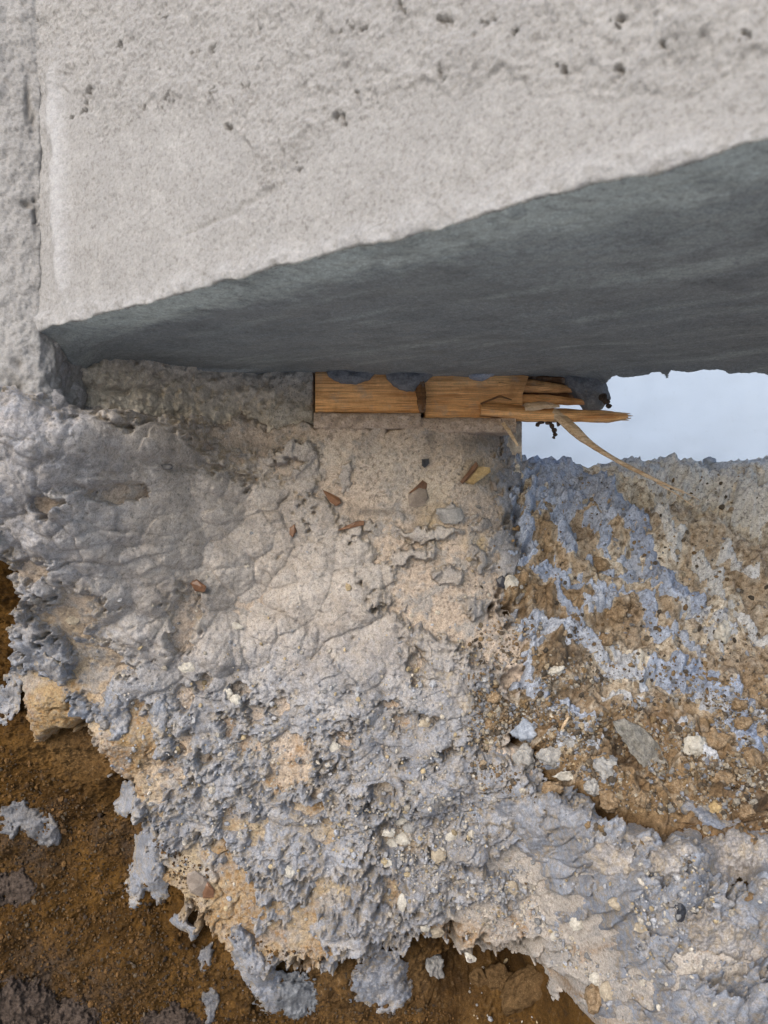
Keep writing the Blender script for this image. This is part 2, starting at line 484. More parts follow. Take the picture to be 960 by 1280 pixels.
# concrete core
sdc = poly_sd(U, V, CONC) + edge_n * .8
f1, f2, idc = worley(wx * 45, wt * 45, 5)
rside = sm(590, 632, U) * sm(965, 900, V)
sdc = poly_sd(U, V, CONC) + (14 + 10 * sm(1120, 1170, V)) * n35 + (4 + 8 * sm(1120, 1170, V)) * n10 + rside * (8 + 44 * n35 + 22 * n10)
HC = -.075 * sm(6, -26, sdc) * (1 - .75 * rside) + .0022 * n35 + .0016 * n10 + .0007 * n4 - .002
HC += (.011 * n35 + .008 * n10 + .002 * n4) * sm(6, -12, sdc) * (1 - rside)
HC += .0035 * (idc - .5) * sm(.0, .12, f2 - f1) * sm(.45, .8, fbm(X * 9, TN * 9, 2, 77) + .5)
pits = worley(X * 130, TN * 130, 8)[0]
HC -= .0018 * sm(.22, .08, pits) * (n35 > -.1)
pitm = sm(.20, .10, pits) * (n35 > -.1)
HC += .014 * blobs(U, V, [(150, 925, 40, 18), (60, 880, 40, 30)])

# mortar coat
HOLES = [(90, 775, 34, 34), (120, 830, 42, 30, 25), (150, 880, 35, 26, 40), (172, 915, 22, 30), (60, 880, 26, 34, 0, 1.2), (150, 618, 30, 10, -8),
         (232, 755, 20, 26), (228, 790, 15, 26), (110, 685, 14, 9), (45, 715, 18, 14), (62, 632, 24, 10), (366, 945, 26, 26), (352, 975, 20, 15),
         (395, 985, 8, 8), (280, 1120, 46, 30, 40, 1.2), (240, 1095, 26, 34, 0, 1.2), (372, 1150, 30, 20), (352, 1182, 38, 18, 0, 1.2), (415, 1118, 22, 22),
         (425, 925, 12, 8), (350, 880, 10, 16), (300, 862, 10, 8), (320, 890, 14, 12), (410, 815, 12, 8), (455, 790, 10, 7), (525, 830, 16, 24),
         (485, 880, 12, 6), (500, 900, 9, 7), (640, 1075, 28, 13, -8), (665, 1100, 15, 22), (668, 1150, 24, 32), (690, 1130, 40, 16), (600, 1150, 32, 24),
         (575, 1105, 10, 9), (495, 1040, 18, 14), (520, 1060, 18, 8), (490, 1120, 14, 20), (730, 1190, 42, 40, 0, 1.2), (620, 1190, 30, 22),
         (905, 1195, 60, 14, -4), (890, 1212, 50, 9), (905, 1245, 16, 14), (790, 1240, 24, 30), (560, 935, 8, 8), (540, 900, 8, 6), (480, 985, 10, 8),
         (405, 1040, 10, 16), (385, 1012, 18, 8), (322, 1040, 9, 22, 15), (295, 1025, 20, 9), (275, 1060, 10, 12), (210, 970, 16, 22), (180, 960, 18, 22),
         (190, 1000, 12, 14), (230, 870, 12, 14), (258, 850, 8, 10), (230, 930, 10, 14), (345, 770, 9, 14), (385, 795, 9, 12), (372, 690, 6, 14),
         (250, 735, 12, 9), (545, 775, 22, 18), (515, 745, 24, 12), (430, 740, 12, 8), (400, 720, 14, 10), (345, 670, 8, 6), (140, 735, 7, 12),
         (460, 805, 12, 8), (310, 930, 16, 8), (285, 905, 10, 10), (255, 945, 9, 7)]
HOLES = [h for h in HOLES if not (h[1] < 830 and max(h[2], h[3]) <= 14)]
ADDS = [(372, 565, 26, 12), (385, 585, 14, 18), (432, 595, 8, 20, 10), (470, 660, 40, 9, 8), (540, 668, 45, 9, -4), (520, 690, 30, 12), (440, 690, 26, 18),
        (565, 640, 16, 12), (600, 655, 12, 9), (560, 720, 24, 14), (470, 715, 26, 14), (500, 700, 14, 10), (590, 760, 20, 18), (600, 700, 10, 18),
        (405, 650, 16, 20), (150, 700, 30, 20), (70, 830, 18, 14, 30, 1.4), (100, 880, 26, 10, 45, .9), (150, 870, 14, 14), (560, 850, 30, 10, 50),
        (640, 590, 15, 60, 0, 1.7), (632, 690, 18, 34, 0, 1.5), (640, 760, 12, 20, 0, 1.2), (330, 1210, 22, 22, 0, .6)]
sdm = poly_sd(U, V, COAT) + edge_n * (1.1 - .75 * sm(560, 660, U) * sm(930, 990, V)) - .0
bias = .24 * sm(840, 980, V) + .10 * sm(.0, .5, fbm(X * 16, TN * 16, 3, 161)) + .10 * sm(900, 1000, V) * sm(620, 480, U) + .12 * sm(200, 60, U) * sm(680, 760, V) + .05 * sm(980, 1060, V) * sm(540, 640, U) + .16 * blobs(U, V, [(380, 900, 140, 80), (560, 760, 110, 70)]) - .04
FM = np.clip(sdm / 26, -1.5, 1.0) * .75 + .42 * n35 + .40 * n10 + .16 * n4 - bias + .12
nh = fbm(X * 60, TN * 60, 4, 91)
Uw, Vw = U + 9 * nh + 5 * n10, V + 9 * fbm(X * 60 + 7, TN * 60, 4, 92) + 4 * n10
FM = FM - 1.75 * blobs(Uw, Vw, HOLES) * (1 + .9 * nh) + 2.3 * blobs(Uw, Vw, ADDS) * (1 + .5 * nh)
ww = .0075 * fbm(X * 22, TN * 22, 3, 151); vw = .0075 * fbm(X * 22 + 5, TN * 22, 3, 153)
G1, G2, Gid = worley((X + ww) * 15, (TN + vw) * 17, 155)
b1, b2, bid = worley((X + .6 * ww) * 30 + 4, (TN + .6 * vw) * 34, 157)
g1, g2, gid = worley(wx * 33, wt * 33, 61)
k1, k2, kid = worley(wx * 95 + .3 * n10, wt * 95, 63)
def dome(f, q): return np.clip(1 - (f / .95) ** 2, 0, 1) * (.55 + .75 * q) - .42
D2 = worley((X + .5 * ww) * 58 + 4, (TN + .5 * vw) * 62, 167)
lump = .0150 * dome(G1, Gid) + (.0066 + .0034 * sm(860, 720, V)) * dome(b1, bid) - .0030 * np.exp(-(G2 - G1) / .035) * (Gid > .35) - .0020 * np.exp(-(b2 - b1) / .04) * (bid > .4)
lump += (.0034 - .0010 * sm(720, 960, V)) * dome(D2[0], D2[2]) * sm(-.35, .35, fbm(X * 14 + 7, TN * 14, 2, 169))
lump += .0022 * sm(560, 700, U) * sm(940, 1010, V) * (n10 + .8 * dome(D2[0], D2[2])) + .0007 * n10 + .00045 * n4 + .0006 * dome(k1, kid) * sm(800, 1000, V)
het = sm(-.45, .55, fbm(X * 11 + 2, TN * 11, 3, 131))
lowr = sm(560, 700, U) * sm(940, 1010, V)
lump = lump * (.65 + .6 * het) + lowr * (0.008 * fbm(wx * 12, wt * 12, 2, 133) + .010 * dome(b1, bid) + .003 * (billow(wx * 22 + 3, wt * 22, 2, 135) - .4) - .007 * np.exp(-(G2 - G1) / .08) - .004 * np.exp(-(b2 - b1) / .08))
lump += .006 * fbm(wx * 9, wt * 9, 2, 137) * sm(900, 760, V) + .010 * (np.sqrt(np.clip(1 - b1, 0, 1)) - .5) * (.3 + bid) * sm(420, 240, U)
rough_z = .85 + .15 * sm(560, 760, V) + .5 * blobs(U, V, [(560, 1080, 200, 120), (850, 1150, 200, 120)])
thick = np.where(FM > 0, (.0030 + .0032 * np.maximum(sm(680, 820, V), sm(330, 230, U))) * sm(-.12, .5, FM), .016 * FM)
HM = np.maximum(HC, -.014) * .6 + thick + 1.05 * lump * rough_z * sm(-.05, .6, FM)
cr = perlin(wx * 21 + 2, wt * 25, 173) + .2 * n10
crev = np.exp(-(cr / .07) ** 2) * sm(.0, .45, fbm(X * 13, TN * 13 + 3, 3, 175))
HM -= .007 * crev * (.35 + .65 * sm(700, 900, V)); HC -= .008 * crev * sm(760, 900, V)
ridge = seg_dist(U, V, [(520, 965), (590, 960), (690, 985), (760, 1020), (850, 1075), (980, 1150)])
HM += .016 * np.exp(-(ridge / 34) ** 2) * sm(0, .5, FM) * (1 + .6 * n35)
HM += .012 * blobs(U, V, [(240, 540, 60, 26), (150, 520, 40, 18), (120, 545, 60, 40), (200, 560, 80, 26), (700, 1010, 60, 30, 20), (470, 1140, 70, 20, -10)])
HM -= .010 * np.exp(-(seg_dist(U + 7 * n10, V + 7 * n10, [(545, 1170), (575, 1145)]) / 5) ** 2)
HM -= .008 * np.exp(-(seg_dist(U + 9 * n10, V + 9 * n10, [(190, 580), (230, 585), (300, 600)]) / 4) ** 2)
HM -= .007 * np.exp(-(seg_dist(U + 12 * n10, V + 10 * n10, [(60, 615), (130, 610), (180, 608)]) / 5) ** 2)

# earth
sdb = poly_sd(U, V, BANK) + edge_n * .7 + 30 * rside * n35
wb = sm(-14, 26, sdb)
e1, e2, eid = worley(wx * 24, wt * 24, 71)
q1, q2, qid = worley(wx * 75 + .4 * n10, wt * 75, 73)
HE_left = -.040 - .018 * sm(-5, -90, sdc) + .011 * fbm(X * 14, TN * 20, 3, 81) + .007 * n35 + .0055 * n10 * (.3 + .7 * sm(-.2, .5, n35)) + .0016 * n4 - .010 * np.exp(-(cr / .06) ** 2) * sm(.1, .6, fbm(X * 10, TN * 10 + 6, 3, 181))
HE_left += .0015 * (sm(.6, .1, q1) - .4) * (qid > .7) + .0016 * fbm(X * 330, TN * 330, 2, 141)
HE_left -= .085 * blobs(U, V, [(650, 1250, 90, 38, 8), (600, 1260, 60, 30)]) * (1 + .5 * n35)
HE_left += .020 * blobs(U, V, [(170, 1240, 160, 50)]) + .016 * blobs(U, V, [(470, 1260, 120, 40), (90, 980, 80, 50)])
crumb = blobs(U, V, [(760, 930, 150, 70), (880, 960, 120, 80), (640, 870, 60, 60)])
HE_bank = .022 * fbm(wx * 13, wt * 16, 3, 83) + .016 * (billow(wx * 18, wt * 22, 2, 87) - .4) - .006 * np.exp(-(b2 - b1) / .08) * (bid > .45) + .006 * n35 + .0035 * n10 + .0012 * n4
HE_bank += (.0040 + .005 * crumb) * (sm(.75, .1, e1) - .4) + (.0015 + .004 * crumb) * (sm(.7, .1, q1) - .4) * (.4 + qid)
drc = (X * .75 + TN * .66)
HE_bank += .006 * fbm(drc * 26, (X - TN) * 70, 3, 85) * sm(780, 880, U) * sm(760, 640, V)
HE_bank -= .020 * np.exp(-(seg_dist(U + 14 * n10, V + 10 * n35, [(800, 625), (850, 615), (900, 640), (960, 665)]) / 11) ** 2)
HE_bank += .012 * np.exp(-(seg_dist(U + 10 * n10, V + 8 * n35, [(770, 600), (850, 590), (960, 625)]) / 16) ** 2)
HE_bank -= .012 * np.exp(-(seg_dist(U + 10 * n10, V + 8 * n35, [(845, 780), (880, 760), (905, 745)]) / 6) ** 2)
crestk = sm(.030, .062, T)
HE_bank = HE_bank * (1 - crestk) + crestk * (.008 * n35 + .0010 * n10 + .010 * fbm(X * 9, TN * 9, 2, 89))
HE = HE_left * (1 - wb) + HE_bank * wb

# mortar splash on the bank
STROKES = [([(660, 555), (690, 590), (712, 620)], 44, 0), ([(640, 570), (636, 640), (648, 690)], 14, 0), ([(720, 600), (760, 640)], 16, .1), ([(690, 590), (745, 605), (790, 645), (805, 690), (832, 722), (868, 765)], 15, 0),
           ([(668, 600), (660, 660), (655, 705)], 13, 0), ([(672, 712), (730, 733), (790, 736), (815, 746)], 8, 0), ([(800, 742), (818, 785), (835, 802)], 9, 0),
           ([(825, 830), (880, 852), (915, 880), (940, 935)], 22, 0), ([(745, 815), (800, 850)], 15, .4), ([(702, 655), (715, 690)], 13, 0),
           ([(748, 655), (762, 690)], 8, 0), ([(700, 640), (708, 660)], 10, 0), ([(690, 705), (700, 745), (720, 770)], 6, 0),
           ([(760, 575), (800, 590), (830, 610)], 13, .8), ([(835, 590), (900, 600), (965, 640)], 22, 1), ([(900, 575), (965, 585)], 14, 1),
           ([(820, 645), (850, 680)], 13, .9), ([(855, 755), (905, 800)], 9, .6), ([(900, 740), (930, 790), (965, 810)], 9, .8),
           ([(870, 700), (900, 730)], 9, .8), ([(880, 870), (960, 905)], 10, .4), ([(660, 960), (700, 950)], 8, .1), ([(760, 800), (790, 830)], 12, .5),
           ([(735, 700), (790, 715), (840, 720)], 5, 0), ([(845, 790), (880, 815)], 8, .2), ([(780, 690), (800, 720)], 7, .2), ([(640, 775), (690, 785), (740, 800)], 15, .2), ([(645, 850), (690, 880), (730, 905)], 13, .15), ([(690, 935), (740, 925)], 11, .4),
           ([(760, 870), (800, 885)], 9, .6), ([(850, 905), (890, 960)], 10, .5), ([(900, 690), (940, 720)], 9, .8), ([(670, 800), (660, 840)], 10, .2), ([(730, 770), (770, 745)], 8, .2)]
FS = np.full(U.shape, -2.0, np.float32); WH = np.zeros(U.shape, np.float32)
Us, Vs = U + 12 * n35 + 7 * n10, V + 12 * fbm(X * 30, TN * 30 + 5, 3, 95) + 6 * n10
for pts, wd, white in STROKES:
    d = 1 - seg_dist(Us, Vs, pts) / (wd * .85)
    WH = np.where(d > FS, white, WH); FS = np.maximum(FS, d)
FS = np.clip(FS, -1.2, .75) + .75 * nh + .45 * n10 - .18 + .10 * n4
sw = (1 - .9 * crestk) * .0032 * billow(wx * 60 + 3, wt * 60, 3, 97) + .0022 * (sm(.8, .1, k1) - .3)
HS = HE + np.where(FS > 0, .0055 * (1 - np.exp(-2.0 * np.clip(FS, 0, 5))), .010 * FS) + sw * sm(0, .6, FS) * (1 - .8 * crestk)

def layer_pts(H, back=False):
    x = X + .0014 * fbm(X * 70 + 3, TN * 70, 3, 101) ; y = BY + NY * H; z = T + NZ * H + .0014 * fbm(X * 70, TN * 70 + 8, 3, 103)
    if back:
        over = np.clip(T - .058, 0, None)
        z = np.where(over > 0, .058 + .06 * over + (z - T) + H * .5, z); y = y + over * 2.2
    return np.stack([x, y, z + ZC], -1)

mg = .003
top_other = np.maximum(np.where(sdc > -38, HC, -9), np.where((FM > -.33) & (sdc > -9), HM, -9))
tone_e = np.stack([np.clip(wb * .95 + .25 * blobs(U, V, [(470, 1260, 160, 60), (90, 930, 60, 60)]), 0, 1),
                   np.clip(wb * (.95 * sm(650, 590, V) + .30 * sm(-.9, -.1, FS) + .7 * blobs(U, V, [(930, 640, 90, 60), (790, 830, 60, 40), (900, 780, 60, 50), (800, 700, 70, 40)]) + .35 * sm(.1, .8, nh) + .06), 0, 1) * sm(1000, 900, V) + .45 * crumb * sm(0, .6, nh) * wb,  # crest term paints daylight brightness; the rest is chalk dust
                   np.clip(blobs(U, V, [(664, 768, 22, 18), (705, 832, 55, 26), (680, 868, 40, 22), (720, 800, 30, 22), (640, 892, 30, 14), (30, 1245, 55, 38), (100, 1270, 60, 30), (10, 1090, 40, 40),
                                        (130, 1065, 40, 26), (940, 1000, 60, 40), (770, 930, 30, 40), (650, 1230, 40, 20)]) * (1 + nh) + .35 * sm(.3, .9, fbm(X * 30, T * 30, 3, 111)) * (1 - wb), 0, 1)], -1)
earth = grid_obj('earth_bank', layer_pts(HE, True), (HE > top_other - .035) | (V > 1120), M['earth'], None, {'tone': tone_e})
tag(earth, 'ochre brown clay face and tan earth bank cut beside and under the footing', kind='structure')

for xa, xb in ((-3.0, -.496), (.538, 3.0)):
    gX, gT = np.meshgrid(np.linspace(xa, xb, 160), np.concatenate([np.linspace(-.76, .058, 90), np.linspace(.06, .125, 12)]))
    gH = .012 * fbm(gX * 14, gT * 14, 4, 83) + .004 * fbm(gX * 50, gT * 50, 3, 84) - (.045 if xa < 0 else .004)
    ov = np.clip(gT - .058, 0, None)
    gy = base_y(np.clip(gX, -.5, .54), gT) * np.where(gX < -.49, 0, 1) - gH + ov * 2.2
    gz = np.where(ov > 0, .058 + .06 * ov + gH * .3, gT)
    tw = np.zeros(gX.shape + (3,)); tw[..., 0] = 1.0 if xa > 0 else 0.0
    tag(grid_obj('earth_face', np.stack([gX, gy, gz + ZC], -1), None, M['earth'], None, {'tone': tw}), kind='structure')

footing = empty('footing', (0, 0, ZC - .5))
tag(footing, 'crumbling tan concrete footing plastered with lumpy grey mortar, under the timbers', 'footing')
skim = np.clip(.55 * sm(960, 1040, V) * sm(520, 600, U) + sm(.05, .5, fbm(wx * 24, wt * 24, 5, 121) + .35 * n10) * (.55 + .4 * sm(600, 720, V)) + .8 * sm(-1.0, -.25, FM) * sm(-.2, .4, n10), 0, 1)
silt = np.clip(.7 * sm(.1, .6, fbm(wx * 36 + 4, wt * 36, 4, 127)) * sm(800, 950, V) + sm(0, .6, fbm(wx * 20 + 4, wt * 20, 4, 125)) * (sm(820, 950, V) * sm(600, 400, U) + .8 * sm(250, 60, U) * sm(740, 860, V)) + .9 * blobs(U, V, [(60, 895, 50, 45), (300, 1150, 60, 40), (150, 940, 30, 40), (550, 1170, 70, 18)]) + .15, 0, 1)
tone_c = np.stack([np.clip(sm(900, 1080, V) * sm(640, 420, U) * .75 + sm(230, 60, U) * sm(700, 820, V) * .6 + .8 * blobs(U, V, [(598, 590, 26, 16), (600, 680, 16, 16), (540, 640, 20, 40), (60, 890, 40, 45), (170, 920, 40, 40), (890, 1215, 60, 12), (600, 1185, 60, 25)]) + .25 * nh, 0, 1),
                   np.clip(sm(1000, 1080, V) * sm(540, 620, U) * .45 + .5 * blobs(U, V, [(520, 610, 60, 30), (490, 580, 50, 25), (410, 570, 40, 20)]), 0, 1),
                   np.clip(.9 * blobs(U, V, [(600, 552, 45, 12), (640, 575, 16, 40), (636, 660, 16, 30), (330, 560, 40, 10), (470, 640, 50, 6), (540, 545, 10, 30), (650, 760, 20, 30)]) + .8 * pitm + .3 * sm(.35, .9, nh), 0, 1)], -1)  # darker in pits, under the timbers and at the right edge
grid_obj('concrete_core', layer_pts(HC), (HC > np.where(sdc > -9, HM, -9) - .010) & (HC > HE - .02) & (sdc > -40) & ~((U > 650) & (V < 585)), M['concrete'], footing, {'tone': tone_c, 'skim': np.stack([skim, silt, silt * 0], -1)})
sky_shade = np.clip(.9 * blobs(U, V, [(645, 620, 28, 130)]) + sm(740, 920, V) * .75 + sm(230, 40, U) * .6 + sm(560, 760, U) * .5 * sm(900, 1000, V) + .25 * nh, 0, 1)  # paints shade and blue skylight on lower, left and right-corner mortar
tone_m = np.stack([sky_shade, np.clip(.35 * sm(820, 960, V) + .25 + .8 * sm(.75, .05, FM), 0, 1) * .85,
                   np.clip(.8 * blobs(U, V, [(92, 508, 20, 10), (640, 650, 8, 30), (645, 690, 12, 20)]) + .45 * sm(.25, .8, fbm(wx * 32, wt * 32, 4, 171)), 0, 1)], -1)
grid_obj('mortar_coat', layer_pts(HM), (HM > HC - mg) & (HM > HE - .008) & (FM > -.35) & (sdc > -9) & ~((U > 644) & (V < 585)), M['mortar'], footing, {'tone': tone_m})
tone_s = np.stack([WH, WH * 0, WH * 0], -1)
sp = grid_obj('mortar_splash', layer_pts(HS, True), (HS > HE - mg) & (FS > -.3) & (wb > .05), M['splash'], earth, {'tone': tone_s})

# depth lookup over the finished layers, so that loose things rest on the surface
DM = np.full((1400 // 4, 1100 // 4), 9.0, np.float32)
for H, back, keep in ((HE, True, None), (HC, False, sdc > -20), (HM, False, FM > -.1), (HS, True, (FS > 0) & (wb > .1))):
    p = layer_pts(H, back)
    d = p[..., 1] + D0
    uu = (480 + F * p[..., 0] / d + 60) // 4; vv = (640 - F * (p[..., 2] - ZC) / d + 20) // 4
    ok = (uu >= 0) & (uu < DM.shape[1]) & (vv >= 0) & (vv < DM.shape[0])
    if keep is not None: ok &= keep
    np.minimum.at(DM, (vv[ok].astype(int), uu[ok].astype(int)), d[ok].astype(np.float32))
def ysurf(u, v):
    j = int(np.clip((u + 60) // 4, 0, DM.shape[1] - 1)); i = int(np.clip((v + 20) // 4, 0, DM.shape[0] - 1))
    win = DM[max(0, i - 1):i + 2, max(0, j - 1):j + 2]
    win = win[win < 5]
    return float(np.median(win)) - D0 if len(win) else 9.0

# ------------------------------------------------------------------ upper ground behind, trench floor, far wall
def sheet(name, x0, x1, y0, y1, zf, nx, ny, mat, tone, flip=False):
    gx, gy = np.meshgrid(np.linspace(x0, x1, nx), np.linspace(y0, y1, ny))
    z = zf(gx, gy)
    t = np.zeros((ny, nx, 3)); t[..., :] = tone
    o = grid_obj(name, np.stack([gx, gy, z], -1), None, mat, None, {'tone': t})
    return tag(o, kind='structure')
sheet('ground', -3.0, 4.0, .17, 4.0, lambda x, y: ZC + .052 + .010 * fbm(x * 6, y * 6, 4, 201) - .012 * sm(.4, .17, y), 260, 200, M['earth'], (1, .8, 0))
# trench floor pale for bounce, unseen bank added behind camera for shade, ground beyond
yt = np.concatenate([np.linspace(-60, -4, 40), np.linspace(-3.9, -1.0, 80), np.linspace(-.95, .5, 30)]); xt = np.concatenate([np.linspace(-60, -3, 40), np.linspace(-2.9, 2.9, 120), np.linspace(3, 60, 40)])
xg, yg = np.meshgrid(xt, yt)
zt = np.interp(yg, [-60, -9, -4, -3.0, -2.5, -2.2, .5], [.80, .80, .78, .62, .20, .03, .02]) + .06 * fbm(xg * 1.7, yg * 1.7, 4, 203) * sm(-2.3, -3.2, yg) + .015 * fbm(xg * 5, yg * 5, 3, 205)
tag(grid_obj('ground', np.stack([xg, yg, zt], -1), None, M['spoil']), kind='structure')

def box_arrays(x0, x1, y0, y1, z0, z1):
    v = [(x, y, z) for x in (x0, x1) for y in (y0, y1) for z in (z0, z1)]
    f = [(0, 1, 3, 2), (4, 6, 7, 5), (0, 4, 5, 1), (2, 3, 7, 6), (0, 2, 6, 4), (1, 5, 7, 3)]
    return v, f

far = empty('far_wall', (1.2, 1.25, ZC + .04))
tag(far, 'pale blue white painted wall seen through the gap under the overhang', 'wall')
gx, gz = np.meshgrid(np.linspace(-1.0, 3.2, 240), np.linspace(ZC, ZC + 1.2, 100))
yy = 1.20 - .006 * fbm(gx * 5, gz * 5, 4, 211) - .002 * fbm(gx * 40, gz * 40, 2, 213)
grid_obj('painted_face', np.stack([gx, yy, gz], -1), None, M['far'], far)
v, f = box_arrays(-1.0, 3.2, 1.215, 1.40, ZC - .1, ZC + 1.2)
mesh_obj('wall_body', v, f, M['far'], far, False)

# ------------------------------------------------------------------ overhanging rendered wall
RS = .160                                      # underside height over the camera
A = np.array((-.298, -.21)); E = np.array((.797, -.604)); E = E / np.linalg.norm(E); NN = np.array((E[1], -E[0]))
if NN @ (np.array((0, -D0)) - A) < 0: NN = -NN
LEN = .90
wallo = empty('rendered_wall', (.1, -.2, ZC + RS))
tag(wallo, 'overhanging wall with pale sandy render and dark grey underside, top of the photo', 'wall')
HT = .46
ss = np.concatenate([np.arange(-.03, .25, .0012), np.arange(.25, LEN, .00088)]); tt = np.concatenate([[-.003, -.0015], np.arange(0, HT, .00105)])
S, Q = np.meshgrid(ss, tt)
px = A[0] + E[0] * S; py = A[1] + E[1] * S
fu = 480 + F * px / (D0 + py); fv = 640 - F * (RS + Q) / (D0 + py)
rz_line = np.interp(fu, [-50, 90, 140, 215, 260, 300, 330, 350, 420, 500, 600, 700, 800, 960, 1200], [60, 120, 150, 140, 135, 165, 235, 225, 150, 120, 110, 105, 120, 75, 40])
m35 = fbm(S * 30, Q * 30, 4, 301); m10 = fbm(S * 100, Q * 100, 4, 303); m3 = fbm(S * 330, Q * 330, 3, 305)
rough = sm(7, -9, fv - rz_line + 34 * m35 + 14 * m10)
near = np.clip((D0 + py) / .69, .4, 1)
PITS = [(215, 125, 10, 5, -50), (248, 80, 16, 10, 20), (245, 68, 10, 8, 0), (268, 62, 5, 14, 0), (195, 95, 6, 12, 20), (180, 135, 8, 5, 0), (107, 135, 5, 16, 15), (128, 132, 4, 10, 10), (115, 115, 8, 6, 0),
        (90, 145, 5, 6), (300, 182, 7, 9, 40), (288, 160, 6, 6), (372, 208, 5, 8), (340, 22, 8, 6), (325, 38, 5, 9), (455, 38, 14, 6, -10), (470, 120, 12, 7), (448, 118, 7, 5), (428, 150, 8, 8, -40),
        (540, 72, 10, 9), (555, 95, 8, 8), (508, 12, 8, 9), (620, 70, 10, 10), (645, 40, 8, 8), (700, 85, 20, 6, 25), (720, 95, 7, 7), (735, 90, 6, 6), (610, 28, 16, 8), (785, 8, 8, 10), (775, 30, 8, 14, 30),
        (925, 50, 18, 8), (940, 20, 12, 10), (205, 22, 8, 5), (330, 75, 9, 5), (160, 160, 5, 6), (268, 115, 5, 10), (310, 110, 8, 5), (60, 130, 4, 40), (775, 92, 10, 10), (155, 60, 7, 5), (390, 60, 9, 5), (560, 30, 10, 7), (830, 60, 12, 8)]
PITS = [p for i, p in enumerate(PITS) if i % 3 != 1]
pit = sm(.40, .62, blobs(fu + 6 * m10 + 3 * m3, fv + 6 * m3 + 6 * m10, PITS) * (.62 + .75 * fbm(S * 260, Q * 260, 3, 315) + .5 * m10))
c1, c2, cid = worley(S * 70 + .3 * m10, Q * 70, 307)
pr = sm(.16, .05, c1) * (cid > .90) * rough * sm(-.2, .4, m35)
hw = .0016 * m35 + rough * (.0016 * m10 + .0026 * np.maximum(m35, -.3) + .0012 * m3 + .0020) + (1 - rough) * (.00045 * m3 + .0004 * m10)
hw += -.0045 * pit - .0030 * pr
streak = fbm(S * 14 + Q * 10, (Q - S * .3) * 160, 3, 309)
hw += .0002 * streak * (1 - rough)
# trowel ridges: left cove strip, a step edge near the middle, the lower arris band
hw += .0060 * np.exp(-((fu - (66 + .03 * fv) + 5 * m35) / 9) ** 2) * sm(60, 110, fv) * sm(395, 330, fv)
dstep = seg_dist(fu + 4 * m10, fv + 4 * m10, [(235, 290), (300, 262), (340, 238)])
hw -= .0020 * np.exp(-(dstep / 5) ** 2)
hw += .0030 * np.exp(-((Q - .006) / .008) ** 2) * (1 + m35)
edge_w = .0040 * fbm(ss * 14, ss * 0 + 3.1, 3, 311) + .0010 * fbm(ss * 60, ss * 0 + 1.7, 3, 313)
# lower rows roll under into the soffit
roll = np.clip(-Q / .003, 0, 1)
ang = roll * math.pi / 2
hh = np.where(Q >= 0, hw, hw * np.cos(ang) - .0020 * np.sin(ang) ** 1.0)
zq = np.where(Q >= 0, Q, -.0010 * np.sin(ang))
lowfade = np.exp(-np.clip(Q, 0, 1) / .02)
fx = px + NN[0] * hh; fy = py + NN[1] * hh
fz = ZC + RS + zq + lowfade * np.broadcast_to(edge_w, S.shape) + .0004 * m3 * lowfade
pale_strip = np.clip(np.exp(-((fu - (68 + .03 * fv) + 5 * m35) / 9) ** 2) * sm(60, 120, fv) * sm(415, 340, fv) * (.8 + .6 * m10) + .75 * np.exp(-(np.clip(Q, 0, 1) / (.008 + .006 * m35)) ** 2) * sm(-.3, .3, m10 + .2) * (Q > -.001) + .5 * sm(.3, .8, fbm(S * 8, Q * 14, 4, 317)) * (1 - rough), 0, 1)  # paler along the cove, the lower edge and smooth patches
soil = np.clip(.55 * sm(.03, .9, pit) + .22 * sm(.2, .8, m35) * rough, 0, 1)
grid_obj('render_coat', np.stack([fx, fy, fz], -1), None, M['render'], wallo,
         {'tone': np.stack([pale_strip, np.clip(.7 * pit + .55 * pr, 0, 1), soil], -1)})

# underside
gxs = np.arange(-.33, .47, .0014); gys = np.arange(-.80, .075, .0014)
GX, GY = np.meshgrid(gxs, gys)
dfront = -((GX - A[0]) * NN[0] + (GY - A[1]) * NN[1])      # >0 behind the face
along = (GX - A[0]) * E[0] + (GY - A[1]) * E[1]
su = 480 + F * GX / (D0 + GY)
g35 = fbm(GX * 30, GY * 30, 4, 321); g10 = fbm(GX * 110, GY * 110, 4, 323)
yb = np.interp(su, [0, 380, 640, 700, 745, 765, 800, 826, 834, 842, 900, 960, 1100], [.06, .06, .055, .05, .035, -.002, -.004, -.008, .006, -.035, -.042, -.030, -.030]) + .006 * g35 + .004 * g10
zz = ZC + RS - .0012 + .0045 * fbm(GX * 6, GY * 6, 3, 325) * sm(.0, .09, dfront) + .0006 * fbm(along * 12, dfront * 110, 3, 327) + .0004 * g10
zz += np.interp(along, ss, edge_w) * np.exp(-np.clip(dfront, 0, 1) / .03)
zz -= .022 * np.exp(-np.clip(GX + .292, 0, 1) / .018) * sm(.0, .05, dfront)
back_d = yb - GY
lip = np.exp(-np.clip(back_d, 0, 1) / .012)
zz -= lip * (.004 + .004 * g35) * (su > 380)
zz -= .010 * np.exp(-((su - 740) / 30) ** 2) * np.exp(-np.clip(back_d, 0, 1) / .03)
scuff = np.exp(-((GY - np.interp(su, [150, 210, 300, 340], [-.055, -.04, -.018, -.01])) / .004) ** 2) * sm(150, 200, su) * sm(345, 300, su)
zz -= .0030 * scuff
zz -= .0025 * blobs(su, GY * 1000, [(712, -22, 8, 5)])
front_pale = sm(.060, .018, dfront + .016 * g35 + .008 * g10) * .95 * sm(-.05, .12, along) + .04 + .30 * sm(.0, .7, fbm(along * 5, dfront * 30, 4, 329))
front_pale = front_pale + .45 * sm(.26, .04, dfront + .04 * g35) * sm(.20, .6, along)  # wider lightening towards the front edge and right end
